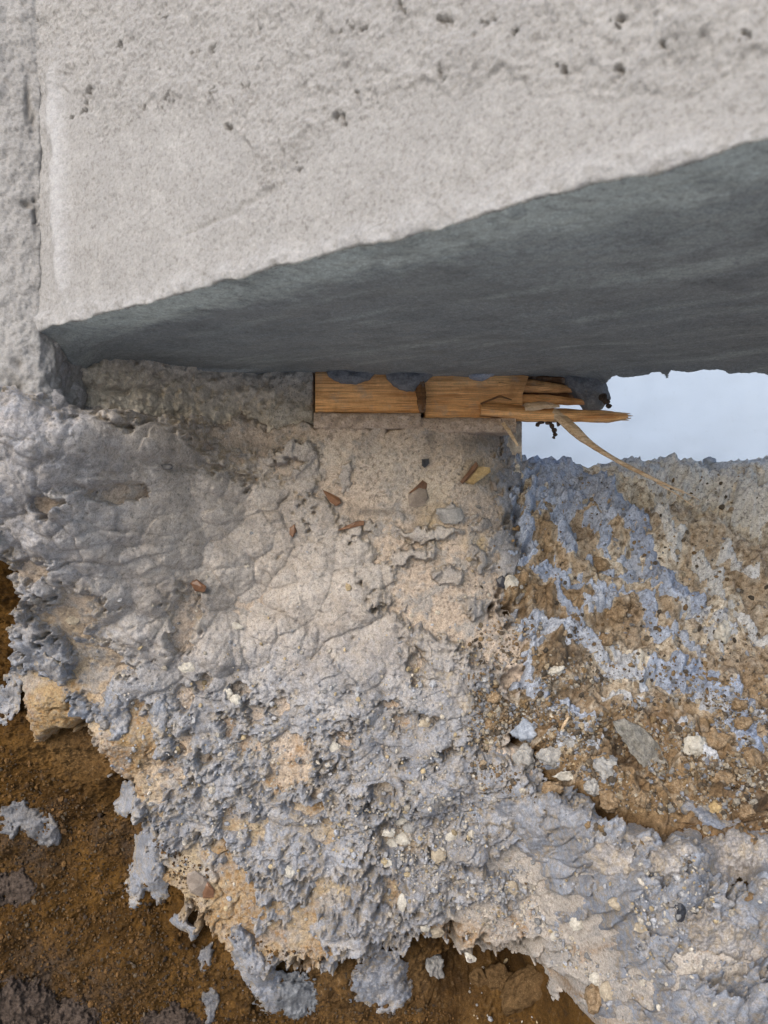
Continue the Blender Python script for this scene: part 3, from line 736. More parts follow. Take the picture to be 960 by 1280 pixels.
tone_f = np.stack([np.clip(front_pale, 0, 1), np.clip(.6 * scuff * (1 + g10) + .8 * blobs(su, GY * 1000, [(712, -22, 5, 4)]), 0, 1), np.zeros_like(front_pale)], -1)
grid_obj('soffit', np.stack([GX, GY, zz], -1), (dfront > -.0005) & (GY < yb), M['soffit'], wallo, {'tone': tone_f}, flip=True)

# hidden masonry body above the underside
bp = [(A[0], A[1]), (A[0] + E[0] * LEN, A[1] + E[1] * LEN), (.50, -.055), (.29, -.050), (.22, .0), (.2, .035), (-.31, .05)]
bp = [(x - NN[0] * (.012 if i < 2 else 0), y - NN[1] * (.012 if i < 2 else 0)) for i, (x, y) in enumerate(bp)]
nb_ = len(bp)
v = [(x, y, ZC + RS + .009) for x, y in bp] + [(x, y, ZC + RS + HT - .003) for x, y in bp]
f = [tuple(range(nb_))[::-1], tuple(range(nb_, 2 * nb_))] + [(i, (i + 1) % nb_, nb_ + (i + 1) % nb_, nb_ + i) for i in range(nb_)]
mesh_obj('masonry_body', v, f, M['render'], wallo, False)

# ------------------------------------------------------------------ return wall on the left
side = empty('return_wall', (-.4, -.2, ZC + .02))
tag(side, 'narrow strip of rough render wall at the left edge meeting the overhang', 'wall')
plan = [(-.80, -.27), (-.60, -.238), (-.318, -.213), (-.303, -.208), (-.296, -.195), (-.288, -.12), (-.272, .02)]
al = np.concatenate([[0], np.cumsum([math.dist(plan[i], plan[i + 1]) for i in range(len(plan) - 1)])])
sa = np.arange(0, al[-1], .0013); qs = np.arange(-.03, .62, .0015)
SA, QA = np.meshgrid(sa, qs)
pxs = np.interp(SA, al, [p[0] for p in plan]); pys = np.interp(SA, al, [p[1] for p in plan])
tx = np.gradient(np.interp(sa, al, [p[0] for p in plan])); ty = np.gradient(np.interp(sa, al, [p[1] for p in plan]))
ker = np.ones(9) / 9
tx = np.convolve(np.pad(tx, 4, 'edge'), ker, 'valid'); ty = np.convolve(np.pad(ty, 4, 'edge'), ker, 'valid')
tl = np.hypot(tx, ty); nx_, ny_ = ty / tl, -tx / tl
s35 = fbm(SA * 30, QA * 30, 4, 331); s10 = fbm(SA * 100, QA * 100, 4, 333); s3 = fbm(SA * 330, QA * 330, 3, 335)
low = sm(.14, .07, QA)
o1 = worley(SA * 60 + .3 * s10, QA * 60, 337)
hs = .0030 * s35 + .0018 * s10 + .0009 * s3 + low * (.007 * s35 + .003 * s10 + .002 * (sm(.7, .1, o1[0]) - .4))
lu = 480 + F * pxs / (D0 + pys); lv = 640 - F * QA / (D0 + pys)
sp_ = blobs(lu + 4 * s10, lv + 4 * s10, [(33, 255, 9, 5), (42, 250, 4, 4), (35, 130, 4, 26), (40, 150, 3, 10), (22, 455, 6, 6), (18, 485, 9, 10), (10, 490, 5, 5), (45, 270, 3, 18)])
hs -= .005 * sp_
hs -= .07 * sm(.050, -.01, QA + .018 * s35 + .008 * s10)
hs -= .012 * np.exp(-((QA - .058 - .01 * s35) / .006) ** 2) * (s10 > -.2) * sm(-.42, -.33, pxs)
pts = np.stack([pxs + nx_[None, :] * hs, pys + ny_[None, :] * hs, ZC + QA], -1)
tone_w = np.stack([np.zeros_like(hs), np.clip(sp_ * .8, 0, 1), np.clip(.3 * sm(.1, .9, s35) + .35 * sm(-.305, -.294, pxs) + .35 * low * sm(0, .6, s10), 0, 1)], -1)
grid_obj('render_coat', pts, None, M['render'], side, {'tone': tone_w})
v, f = box_arrays(-.80, -.31, -.195, .06, ZC + .10, ZC + .62)
mesh_obj('wall_body', v, f, M['render'], side, False)

# ------------------------------------------------------------------ free-form pieces
def ico(sub):
    import bmesh
    bm = bmesh.new(); bmesh.ops.create_icosphere(bm, subdivisions=sub, radius=1)
    v = np.array([x.co[:] for x in bm.verts]); f = np.array([[q.index for q in p.verts] for p in bm.faces]); bm.free()
    return v, f
ICO = {k: ico(k) for k in (1, 2, 3, 4)}
rng = np.random.default_rng(7)

def rot(v, ax, ay, az_):
    R = np.array(Matrix.Rotation(az_, 3, 'Z') @ Matrix.Rotation(ay, 3, 'Y') @ Matrix.Rotation(ax, 3, 'X'))
    return v @ R.T

def rock_verts(sub, seed, facets=9, noise=.12, flat=.55):
    r = np.random.default_rng(seed)
    v = ICO[sub][0]
    n = r.normal(size=(facets, 3)); n /= np.linalg.norm(n, axis=1)[:, None]
    p = r.uniform(flat, .95, facets)
    rad = np.ones(len(v))
    for k in range(facets):
        d = v @ n[k]
        rad = np.minimum(rad, np.where(d > .05, p[k] / np.maximum(d, .05), 9))
    rad = rad * (1 + noise * fbm3(v * 2.2 + seed * 3.7, 3, seed))
    return v * rad[:, None]

def px_m(y): return (D0 + y) / F              # metres per photo pixel at depth

def rock(name, u, v, ru, rv, ang=0, mat='stone_grey', parent=None, facets=9, noise=.12, sink=.25, depth=.6, seed=None, sub=3, flat=.55, tilt=0):
    seed = int(seed if seed is not None else (u * 13 + v * 7)) % 9973
    y = ysurf(u, v); s = px_m(y)
    vv = rock_verts(sub, seed, facets, noise, flat)
    q = vv * np.array((ru, depth * min(ru, rv), rv)) * s * 1.15
    q = rot(q, math.radians(tilt), 0, 0)
    q = rot(q, 0, math.radians(ang), 0)
    c = P(u, v, y - depth * min(ru, rv) * s * (1 - 2 * sink) * .9)
    if parent is None:
        o = mesh_obj(name, q, ICO[sub][1], M[mat], None, False)
        o.location = c
        return o
    return mesh_obj(name, q + c, ICO[sub][1], M[mat], parent, facets <= 0)

def clump(name, lobes, mat, parent=None, amp=.28, freq=1.0, seed=0, lift=.35, sub=4):
    """lobes: (u, v, radius_u, radius_v, angle) in photo px; each rests half sunk on the surface"""
    V_, F_, off = [], [], 0
    c0 = None
    for i, L in enumerate(lobes):
        u, v, ru, rv = L[:4]; a = math.radians(L[4]) if len(L) > 4 else 0
        y = ysurf(u, v); s = px_m(y)
        rd = .62 * min(ru, rv)
        q = rot(ICO[sub][0] * np.array((ru, rd, rv)) * s, 0, a, 0) + P(u, v, y - rd * s * lift)
        if c0 is None: c0 = P(u, v, y)
        nrm = ICO[sub][0] * np.array((1 / ru, 1 / rd, 1 / rv)); nrm = rot(nrm / np.linalg.norm(nrm, axis=1)[:, None], 0, a, 0)
        size = .5 * (ru + rv) * s
        n = fbm3(q / (.016 * freq) + seed, 3, seed + 3) * .55 + .5 * np.abs(fbm3(q / (.007 * freq) + seed, 3, seed + 5)) + .22 * fbm3(q / .003, 2, seed + 9)
        q = q + nrm * (n * amp * size)[:, None]
        V_.append(q); F_.append(ICO[sub][1] + off); off += len(q)
    V_ = np.concatenate(V_); F_ = np.concatenate(F_)
    if parent is None:
        o = mesh_obj(name, V_ - c0, F_, M[mat], None, True); o.location = c0
        return o
    return mesh_obj(name, V_, F_, M[mat], parent, True)

def smooth_depth():
    D = np.where(DM > 5, np.nan, DM)
    acc = np.zeros_like(D); cnt = np.zeros_like(D)
    for i in range(-2, 3):
        for j in range(-2, 3):
            r_ = np.roll(np.roll(D, i, 0), j, 1); ok = ~np.isnan(r_)
            acc[ok] += r_[ok]; cnt[ok] += 1
    return np.where(cnt > 0, acc / np.maximum(cnt, 1), 1.0)
DS = smooth_depth()
def ysm(u, v):
    a = np.clip((u + 60) / 4 - .5, 0, DS.shape[1] - 1.01); b = np.clip((v + 20) / 4 - .5, 0, DS.shape[0] - 1.01)
    j = a.astype(int); i = b.astype(int); fa, fb = a - j, b - i
    return (DS[i, j] * (1 - fa) + DS[i, j + 1] * fa) * (1 - fb) + (DS[i + 1, j] * (1 - fa) + DS[i + 1, j + 1] * fa) * fb - D0

def patch(name, lobes, mat, seed=0, hk=.48, parent=None, amp=1.35):
    """a lump of mortar or soil slapped on the surface: domes blended into one shell that dives into what carries it"""
    L = np.array([(*l, 0)[:5] for l in lobes], float)
    mx = (L[:, 2:4].max()) * 1.15 + 6
    gu, gv = np.meshgrid(np.arange(L[:, 0].min() - mx, L[:, 0].max() + mx, 1.15), np.arange(L[:, 1].min() - mx, L[:, 1].max() + mx, 1.15))
    a30 = fbm(gu / 26, gv / 26, 3, seed); a10 = fbm(gu / 10, gv / 10, 4, seed + 3); a4 = fbm(gu / 4.5, gv / 4.5, 3, seed + 6)
    wu = gu + 7 * a30 + 3.5 * a10; wv = gv + 7 * fbm(gu / 26 + 9, gv / 26, 3, seed + 9) + 3.5 * fbm(gu / 10, gv / 10 + 4, 3, seed + 12)
    acc = 0
    for (bu, bv, ru, rv, g) in L:
        c, sn = math.cos(math.radians(g)), math.sin(math.radians(g))
        du, dv = wu - bu, wv - bv
        q = np.sqrt(((du * c + dv * sn) / ru) ** 2 + ((-du * sn + dv * c) / rv) ** 2)
        acc = acc + np.exp(6 * np.clip(1 - q, -2, 1))
    f = np.log(acc) / 6 + .12 * a30 + .24 * a10 + .12 * a4 - .04
    y0 = ysm(gu, gv); s_ = (D0 + y0) / F
    hm = hk * np.median(np.minimum(L[:, 2], L[:, 3]))
    w1 = worley(wu / 15, wv / 15, seed + 15)
    h = hm * np.sqrt(np.clip(f, 0, 1)) + sm(0, .35, f) * amp * (2.2 * a30 + 1.6 * a10 + .9 * a4 + 2.5 * (sm(.75, .1, w1[0]) - .4)) + np.where(f < 0, f * 26, 0)
    y = y0 - (h + 1.0) * s_
    d = D0 + y
    pts = np.stack([(gu - 480) / F * d, y, ZC - (gv - 640) / F * d], -1)
    c0 = P(L[0, 0], L[0, 1], float(ysm(L[:1, 0], L[:1, 1])[0]))
    tn = np.zeros(gu.shape + (3,)); tn[..., 0] = np.clip(.95 + .3 * a30, 0, 1); tn[..., 1] = .35 + .65 * sm(.45, 0, f); tn[..., 2] = np.clip(.25 * sm(0, .5, a30), 0, 1)  # first channel carries the same painted sky tint as the coat
    mm = {'clump': 'mortar', 'lump_grey': 'mortar', 'clump_soiled': 'mortar'}.get(mat, mat)
    if mat == 'clump_soiled': tn[..., 2] = np.clip(.85 + .4 * a30, 0, 1)
    if mat == 'lump_grey': tn[..., 0] *= .35; tn[..., 1] = .8
    o = grid_obj(name, pts - c0, f > -.22, M[mm], parent, {'tone': tn}, flip=True)
    o.location = c0
    return o

# course of old mortar and a cement block between footing and underside (left of the timbers)
def course(name, u0, u1, v0, v1, mat, yoff, amp, seed, wob=6):
    us = np.arange(u0, u1, 1.3); vs = np.arange(v0, v1, 1.3)
    cu, cv = np.meshgrid(us, vs)
    yy = np.zeros_like(cu)
    for _ in range(6):
        yy = base_y((cu - 480) / F * (D0 + yy), -(cv - 640) / F * (D0 + yy)) * .75
    yy = yy + yoff
    a35 = fbm(cu / 40, cv / 40, 4, seed); a10 = fbm(cu / 11, cv / 11, 4, seed + 4); a4 = fbm(cu / 4, cv / 4, 3, seed + 8)
    w1 = worley(cu / 16 + .4 * a10, cv / 16, seed + 11)
    h = amp * (.005 * a35 + .004 * a10 + .0012 * a4 + .003 * (sm(.7, .1, w1[0]) - .4))
    h -= amp * .006 * np.exp(-(seg_dist(cu + 10 * a10, cv + 8 * a35, [(u0, v0 + 45), (u0 + 50, v0 + 62), (u0 + 130, v0 + 66)]) / 5) ** 2)
    bend = np.maximum(sm(u0 + 6, u0, cu), sm(u1 - 7, u1, cu)); h = h - .02 * bend
    d = D0 + yy - h
    return grid_obj(name, np.stack([(cu - 480) / F * d, yy - h, ZC - (cv - 640) / F * d], -1), None, M[mat], footing, flip=True)
course('old_mortar_course', 70, 350, 425, 545, 'course', .012, 1.3, 401)
course('cement_block', 332, 397, 440, 540, 'block', .008, .8, 403)
# thin bedding strip under the timbers
def strip(name, u0, u1, vt, vb, y0, mat, seed, thick=.03):
    n = 160; m = 26
    uu = np.linspace(u0, u1, n)
    top = vt + 1.5 * fbm(uu / 30, uu * 0 + seed, 3, seed); bot = vb + 2.0 * fbm(uu / 22, uu * 0 + seed + 5, 3, seed + 2)
    rows = []
    for j in range(m):
        k = j / (m - 1)
        vv = top + (bot - top) * k
        dd = y0 - .006 * math.sin(math.pi * min(1, max(0, k))) ** .4 - .0018 * fbm(uu / 9, uu * 0 + k * 3, 4, seed + 7)
        d = D0 + dd
        rows.append(np.stack([(uu - 480) / F * d, dd, ZC - (vv - 640) / F * d], -1))
    back = rows[0].copy(); back[:, 1] += thick; backb = rows[-1].copy(); backb[:, 1] += thick
    return grid_obj(name, np.stack([back] + rows + [backb]), None, M[mat], footing, flip=True)
strip('bedding_strip', 392, 526, 516, 536, .002, 'bed', 411)
strip('bedding_strip', 516, 645, 522, 541, .006, 'bed', 413)

v, f = box_arrays(P(388, 0, .08)[0], P(652, 0, .08)[0], .078, .12, ZC + .06, ZC + RS + .004)
mesh_obj('packing_mortar', v, f, M['course'], footing, False)

cv_, cf_, co_ = [], [], 0
for (u_, v_, y_, ru_, rv_) in [(62, 432, -.185, 16, 22), (66, 470, -.17, 17, 30), (80, 500, -.15, 22, 24), (60, 512, -.19, 22, 22), (92, 452, -.10, 14, 20), (100, 520, -.13, 22, 14), (40, 528, -.205, 22, 16)]:
    s_ = px_m(y_); q_ = ICO[4][0] * np.array((ru_, 16, rv_)) * s_ + P(u_, v_, y_)
    q_ = q_ + ICO[4][0] * ((.0075 * fbm3(q_ / .022, 3, 611) + .0035 * np.abs(fbm3(q_ / .008, 3, 613)) + .0012 * fbm3(q_ / .003, 2, 615)))[:, None]
    cv_.append(q_); cf_.append(ICO[4][1] + co_); co_ += len(q_)
cv_ = np.concatenate(cv_); tcm = np.zeros((len(cv_), 3)); tcm[:, 0] = .5; tcm[:, 2] = .45
mesh_obj('corner_mortar', cv_, np.concatenate(cf_), M['mortar'], side, True, {'tone': tcm})

# ------------------------------------------------------------------ timbers
def plank(name, u0, u1, vt, vb, y0, thick, mat, parent, seed, tl=0, tr=0, slope=0.0, torn=False):
    """solid bar with grained faces; tl/tr taper of the ends, torn = ragged right end"""
    nx, nk = 130, 44
    a, b = P(u0, vt, y0), P(u1, vb, y0)
    L = b[0] - a[0]; hh_ = abs(a[2] - b[2]) / 2; zm = (a[2] + b[2]) / 2
    th = np.linspace(0, 2 * math.pi, nk, endpoint=False)
    cx = np.sign(np.cos(th)) * np.abs(np.cos(th)) ** .22; cz = np.sign(np.sin(th)) * np.abs(np.sin(th)) ** .22
    rows = []
    for i in range(nx):
        k = i / (nx - 1)
        sc = 1.0
        if tr: sc *= 1 - tr * k ** 2
        if tl: sc *= 1 - tl * (1 - k) ** 2
        x = a[0] + L * k
        gr = .0016 * fbm(cz * 9 + 3, cx * 3 + seed + k * .7, 3, seed) + .0009 * fbm(cz * 26 + k * 2, cx * 9 + seed, 2, seed + 3)
        xo = 0
        if torn: xo = -.030 * np.clip(fbm(cz * 4 + seed, cx * 2, 3, seed + 9) + .35, 0, 1) * sm(.6, 1, np.array(k))
        rows.append(np.stack([x + xo + 0 * cx, y0 + thick / 2 - cx * (thick / 2) * sc - gr, zm + slope * L * (k - .5) + cz * (hh_ * sc + gr)], -1))
    pts = np.stack(rows)
    pts = np.concatenate([pts, pts[:, :1]], 1)
    o = grid_obj(name, pts, None, M[mat], parent, flip=False)
    # end caps as small fans
    for e in (0, -1):
        ring = pts[e, :-1]; c = ring.mean(0)
        o2 = None
        vs_ = np.concatenate([ring, c[None]]); fs_ = [(i, (i + 1) % nk, nk) for i in range(nk)]
        me = o.data
        mesh_join.append((o, vs_, fs_))
    return o
mesh_join = []
def flush_caps():
    import bmesh
    for o, vs_, fs_ in mesh_join:
        bm = bmesh.new(); bm.from_mesh(o.data)
        nv = [bm.verts.new(p) for p in vs_]
        for f_ in fs_:
            fc = bm.faces.new([nv[i] for i in f_]); fc.smooth = False
        bm.to_mesh(o.data); bm.free()
    mesh_join.clear()

def strand(name, path, mat, parent, seed, frag=0):
    """path: (u, v, y, half_height_px, half_depth_px) - tapering torn sliver"""
    n = 60; nk = 12
    p = np.array([P(a, b, c) for a, b, c, *_ in path]); h = np.array([q[3] for q in path]) * D0 / F; dp = np.array([q[4] for q in path]) * D0 / F
    t0 = np.linspace(0, 1, len(path)); t = np.linspace(0, 1, n)
    def smooth_interp(arr):
        y = np.interp(t, t0, arr); k = 7
        return np.convolve(np.pad(y, k // 2, 'edge'), np.ones(k) / k, 'valid')
    c = np.stack([smooth_interp(p[:, i]) for i in range(3)], -1); hs_ = np.interp(t, t0, h); ds_ = np.interp(t, t0, dp)
    tan = np.gradient(c, axis=0); tan /= np.linalg.norm(tan, axis=1)[:, None]
    up = np.cross(tan, np.array((0, -1.0, 0))); up = -up / np.linalg.norm(up, axis=1)[:, None]
    th = np.linspace(0, 2 * math.pi, nk, endpoint=False)
    r = np.random.default_rng(seed); shape = r.uniform(.7, 1.15, nk)
    rows = []
    for i in range(n):
        w = shape * (1 + .22 * fbm(np.cos(th) * 2 + seed, np.sin(th) * 2 + t[i] * 5, 3, seed))
        rows.append(c[i] + np.outer(np.sin(th) * w * hs_[i], up[i]) + np.outer(np.cos(th) * w * ds_[i], (0, -1.0, 0)))
    pts = np.stack(rows); pts = np.concatenate([pts, pts[:, :1]], 1)
    o = grid_obj(name, pts, None, M[mat], parent)
    for e in (0, -1):
        ring = pts[e, :-1]; mesh_join.append((o, np.concatenate([ring, ring.mean(0)[None]]), [(i, (i + 1) % nk, nk) for i in range(nk)]))
    return o

t1 = empty('timber_offcut', P(455, 520, .03))
tag(t1, 'squared orange brown timber offcut wedged under the overhang beside the grey block', 'timber')
plank('board', 394, 524, 462, 519, .004, .07, 'wood', t1, 501, slope=-.02)
t2 = empty('splintered_timber', P(620, 525, .03))
tag(t2, 'split brown timber with torn splintered end pointing to the gap, right of the offcut', 'timber')
plank('board', 531, 662, 458, 526, .010, .07, 'wood', t2, 503, slope=-.015, torn=True)
strand('torn_strip', [(596, 512, .004, 8, 9), (660, 518, .004, 9, 9), (720, 520, .002, 8, 7), (760, 521, 0, 7, 6), (778, 521, 0, 4.5, 4), (785, 520, 0, 2, 2)], 'wood', t2, 511)
strand('torn_strip', [(640, 500, .02, 8, 8), (690, 500, .02, 7, 6), (730, 503, .02, 4, 5), (748, 504, .02, 1.5, 2)], 'wood', t2, 513)
strand('torn_strip', [(620, 480, .015, 7, 8), (670, 484, .02, 8, 7), (715, 487, .025, 4, 5), (738, 489, .03, 1.5, 2)], 'wood', t2, 515)
strand('torn_strip', [(640, 470, .03, 9, 9), (700, 474, .03, 9, 9), (745, 480, .035, 5, 6)], 'wood_dark', t2, 517)
strand('torn_strip', [(640, 488, .03, 14, 10), (690, 492, .035, 13, 9), (742, 497, .04, 8, 6)], 'wood_dark', t2, 519)
strand('torn_strip', [(655, 510, .0, 7, 5), (680, 506, -.002, 5, 4), (700, 508, 0, 1.5, 1.5)], 'wood_pale', t2, 521)
for k, (dv, e) in enumerate([(-3.5, 4), (-1, 7), (2, 5), (4, 2)]):
    strand('frayed_fibre', [(768, 520 + dv, 0, 1.8, 1.8), (780 + e * .5, 520.5 + dv, 0, 1.1, 1.2), (784 + e, 521 + dv * 1.1, 0, .4, .4)], 'wood_pale', t2, 530 + k)
spl = strand('long_splinter', [(688, 514, .0, 6, 4), (704, 524, -.004, 7, 3.5), (718, 537, -.010, 6.5, 3), (734, 552, -.014, 4.2, 2.4), (756, 567, -.018, 3.2, 2), (785, 583, -.022, 2.7, 1.8), (815, 598, -.026, 2.2, 1.5), (838, 608, -.028, 1.5, 1.1), (858, 618, -.026, .6, .5)], 'wood_pale', t2, 541)
spl['label'] = 'long pale splinter hanging from the timber across the gap'
strand('frayed_fibre', [(826, 604, -.028, 1.0, .9), (850, 612, -.026, .8, .7), (876, 626, -.022, .35, .35)], 'wood_pale', t2, 543)
strand('frayed_fibre', [(820, 603, -.028, 1.0, .9), (846, 618, -.026, .8, .7), (868, 634, -.022, .35, .35)], 'wood_pale', t2, 545)
strand('frayed_fibre', [(628, 528, -.004, 2.5, 2), (638, 542, -.012, 2.6, 2), (648, 558, -.014, 1.2, 1)], 'wood_pale', t2, 547)
strand('frayed_fibre', [(600, 505, -.001, 1.2, 1.5), (625, 495, -.002, 1.6, 1.5), (640, 500, -.001, .8, 1)], 'wood_dark', t2, 549)
flush_caps()

# splits and dark knots: bark crumb jammed between the two timbers
strand('bark_wedge', [(524, 470, -.001, 6, 5), (526, 490, -.003, 7, 6), (527, 505, -.003, 6, 5), (528, 516, 0, 4, 4)], 'wood_dark', t1, 551)
flush_caps()

# grey mortar tongues hanging from the underside over the timbers
def tongue(outline, y0, bulge, seed, mat='clump_dark'):
    pts = np.array(outline, float); c = pts.mean(0); n = 72
    seg = np.concatenate([[0], np.cumsum(np.linalg.norm(np.diff(np.vstack([pts, pts[:1]]), axis=0), axis=1))])
    tt_ = np.linspace(0, seg[-1], n, endpoint=False)
    pp = np.vstack([pts, pts[:1]])
    ou = np.interp(tt_, seg, pp[:, 0]); ov = np.interp(tt_, seg, pp[:, 1])
    rows = []
    for j, k in enumerate(np.linspace(1, .02, 16)):
        u_ = c[0] + (ou - c[0]) * k + .9 * fbm(ou / 7, ov / 7 + j * .2, 2, seed); v_ = c[1] + (ov - c[1]) * k + .9 * fbm(ou / 7 + 4, ov / 7, 2, seed + 1)
        y_ = y0 - bulge * (1 - k ** 3) - .0016 * fbm(u_ / 12, v_ / 6, 3, seed + 2)
        d = D0 + y_
        rows.append(np.stack([(u_ - 480) / F * d, y_, ZC - (v_ - 640) / F * d], -1))
    bk = rows[0].copy(); bk[:, 1] += .012
    g = np.stack([bk] + rows); g = np.concatenate([g, g[:, :1]], 1)
    return grid_obj('mortar_tongue', g, None, M[mat], wallo)
tongue([(405, 455), (468, 455), (470, 465), (462, 474), (445, 480), (425, 479), (410, 470)], .000, .006, 601, 'clump_dark')
tongue([(480, 455), (548, 452), (546, 464), (530, 478), (518, 489), (505, 488), (492, 482), (483, 472)], -.002, .009, 603)
tongue([(578, 456), (622, 456), (618, 468), (604, 475), (588, 472)], .000, .006, 605, 'clump')
tongue([(700, 458), (752, 462), (764, 498), (752, 512), (735, 515), (722, 498), (706, 480)], .024, .012, 607)

# ------------------------------------------------------------------ flints and stones set in the footing
FL = [(415, 622, 13, 7, 42, 'flint_brown'), (439, 657, 17, 5, -18, 'flint_brown'), (523, 617, 16, 17, 10, 'flint_grey'), (529, 606, 9, 10, -25, 'flint_brown'), (596, 592, 18, 12, -32, 'stone_tan'),
      (584, 588, 5, 14, 35, 'flint_brown'), (531, 578, 6, 6, 0, 'flint_black'), (628, 728, 8, 8, 0, 'flint_black'), (640, 730, 9, 10, 0, 'stone_pale'), (562, 642, 15, 11, 20, 'stone_grey'),
      (247, 733, 11, 8, 20, 'flint_brown'), (247, 1104, 15, 18, 20, 'flint_grey'), (262, 1112, 12, 12, 30, 'flint_brown'), (617, 600, 6, 11, 30, 'flint_grey'), (235, 832, 11, 8, 10, 'stone_pale'),
      (418, 935, 12, 6, 28, 'stone_pale'), (284, 868, 6, 7, 0, 'stone_pale'), (294, 874, 6, 7, 0, 'stone_pale'), (295, 782, 8, 4, 10, 'stone_pale'), (366, 662, 6, 8, 20, 'flint_brown'),
      (205, 583, 12, 4, 5, 'flint_black'), (90, 775, 8, 6, 0, 'stone_tan'), (485, 1040, 8, 6, 0, 'stone_pale'), (505, 1048, 9, 8, 0, 'stone_pale'), (489, 1055, 11, 7, 0, 'stone_pale'), (500, 1025, 8, 6, 0, 'stone_pale'),
      (512, 1035, 7, 6, 0, 'stone_grey'), (485, 1080, 6, 5, 0, 'stone_pale'), (565, 1045, 10, 6, -10, 'stone_pale'), (548, 1070, 9, 8, 0, 'stone_tan'), (530, 1160, 7, 6, 0, 'stone_pale'), (587, 1197, 8, 5, 10, 'stone_pale'),
      (693, 1170, 5, 6, 0, 'stone_pale'), (362, 1090, 6, 7, 0, 'stone_pale'), (545, 1165, 9, 7, 30, 'stone_tan'), (760, 1240, 10, 12, 0, 'stone_tan'), (745, 1225, 9, 8, 0, 'stone_pale'), (770, 1130, 9, 7, 0, 'stone_tan'),
      (800, 1160, 8, 6, 0, 'stone_tan'), (850, 1140, 7, 11, 0, 'flint_black'), (720, 1155, 8, 7, 0, 'stone_pale'), (505, 1125, 7, 12, 10, 'stone_pale'), (640, 1110, 10, 7, 0, 'stone_tan'), (530, 905, 7, 5, 0, 'stone_tan'),
      (148, 890, 12, 9, 0, 'stone_grey')]
def inlay(outline, mat, proud=.0025, seed=0, name='flint'):
    pts = np.array(outline, float); c = pts.mean(0)
    y0 = float(np.min([ysurf(*p) for p in outline] + [ysurf(c[0], c[1])]))
    r_ = np.random.default_rng(seed)
    n = len(pts); out = []
    for k, dy in ((1.0, .010), (1.0, -.2 * proud), (.82, -.7 * proud)):
        for p in pts:
            q = c + (p - c) * k
            out.append(P(q[0], q[1], y0 + dy + (r_.uniform(-.5, .5) * proud if k < 1 else 0)))
    cc = c + r_.uniform(-.25, .25, 2) * (pts.max(0) - pts.min(0))
    out.append(P(cc[0], cc[1], y0 - proud * 1.3))
    f_ = []
    for a_ in (0, n):
        for i in range(n): f_.append((a_ + i, a_ + n + i, a_ + n + (i + 1) % n, a_ + (i + 1) % n))
    for i in range(n): f_.append((2 * n + i, 3 * n, 2 * n + (i + 1) % n))
    return mesh_obj(name, np.array(out), f_, M[mat], footing, False)
for k, (o_, m_) in enumerate([
        ([(403, 612), (412, 616), (424, 622), (427, 629), (420, 633), (411, 626)], 'flint_brown'),
        ([(422, 663), (433, 657), (444, 652), (455, 651), (455, 656), (444, 659), (431, 662)], 'flint_brown'),
        ([(510, 620), (516, 614), (527, 606), (533, 611), (536, 622), (530, 632), (518, 635), (511, 632)], 'flint_grey'),
        ([(510, 617), (520, 608), (528, 600), (534, 604), (533, 612), (524, 609), (514, 616)], 'flint_brown'),
        ([(580, 603), (588, 594), (597, 583), (612, 584), (614, 590), (602, 598), (592, 606)], 'stone_yellow'),
        ([(575, 602), (583, 592), (590, 583), (595, 577), (598, 582), (592, 591), (584, 600), (578, 605)], 'flint_brown'),
        ([(527, 574), (536, 573), (537, 579), (531, 585), (527, 582)], 'flint_black'),
        ([(612, 598), (619, 603), (623, 613), (618, 614), (613, 606)], 'flint_grey'),
        ([(237, 728), (246, 724), (258, 733), (256, 740), (244, 739)], 'flint_brown'),
        ([(234, 1092), (244, 1088), (258, 1098), (262, 1113), (252, 1122), (238, 1116), (233, 1104)], 'flint_grey'),
        ([(248, 1106), (258, 1100), (268, 1112), (267, 1122), (254, 1123)], 'flint_brown'),
        ([(620, 724), (628, 719), (634, 727), (630, 736), (622, 733)], 'flint_black'),
        ([(362, 660), (368, 655), (371, 664), (366, 672), (362, 668)], 'flint_brown')]):
    inlay(o_, m_, seed=k + 40)
FL = [q for q in FL if q[5] not in ('flint_brown', 'flint_grey') and (q[0], q[1]) not in ((596, 592), (531, 578), (628, 728))]
for i, (u, v, a, b, g, m) in enumerate(FL):
    rock('flint' if 'flint' in m else 'stone', u, v, a, b, g, m, footing, facets=8 if 'flint' in m else 7, noise=.28, sink=.72, depth=.6, sub=3, flat=.5)

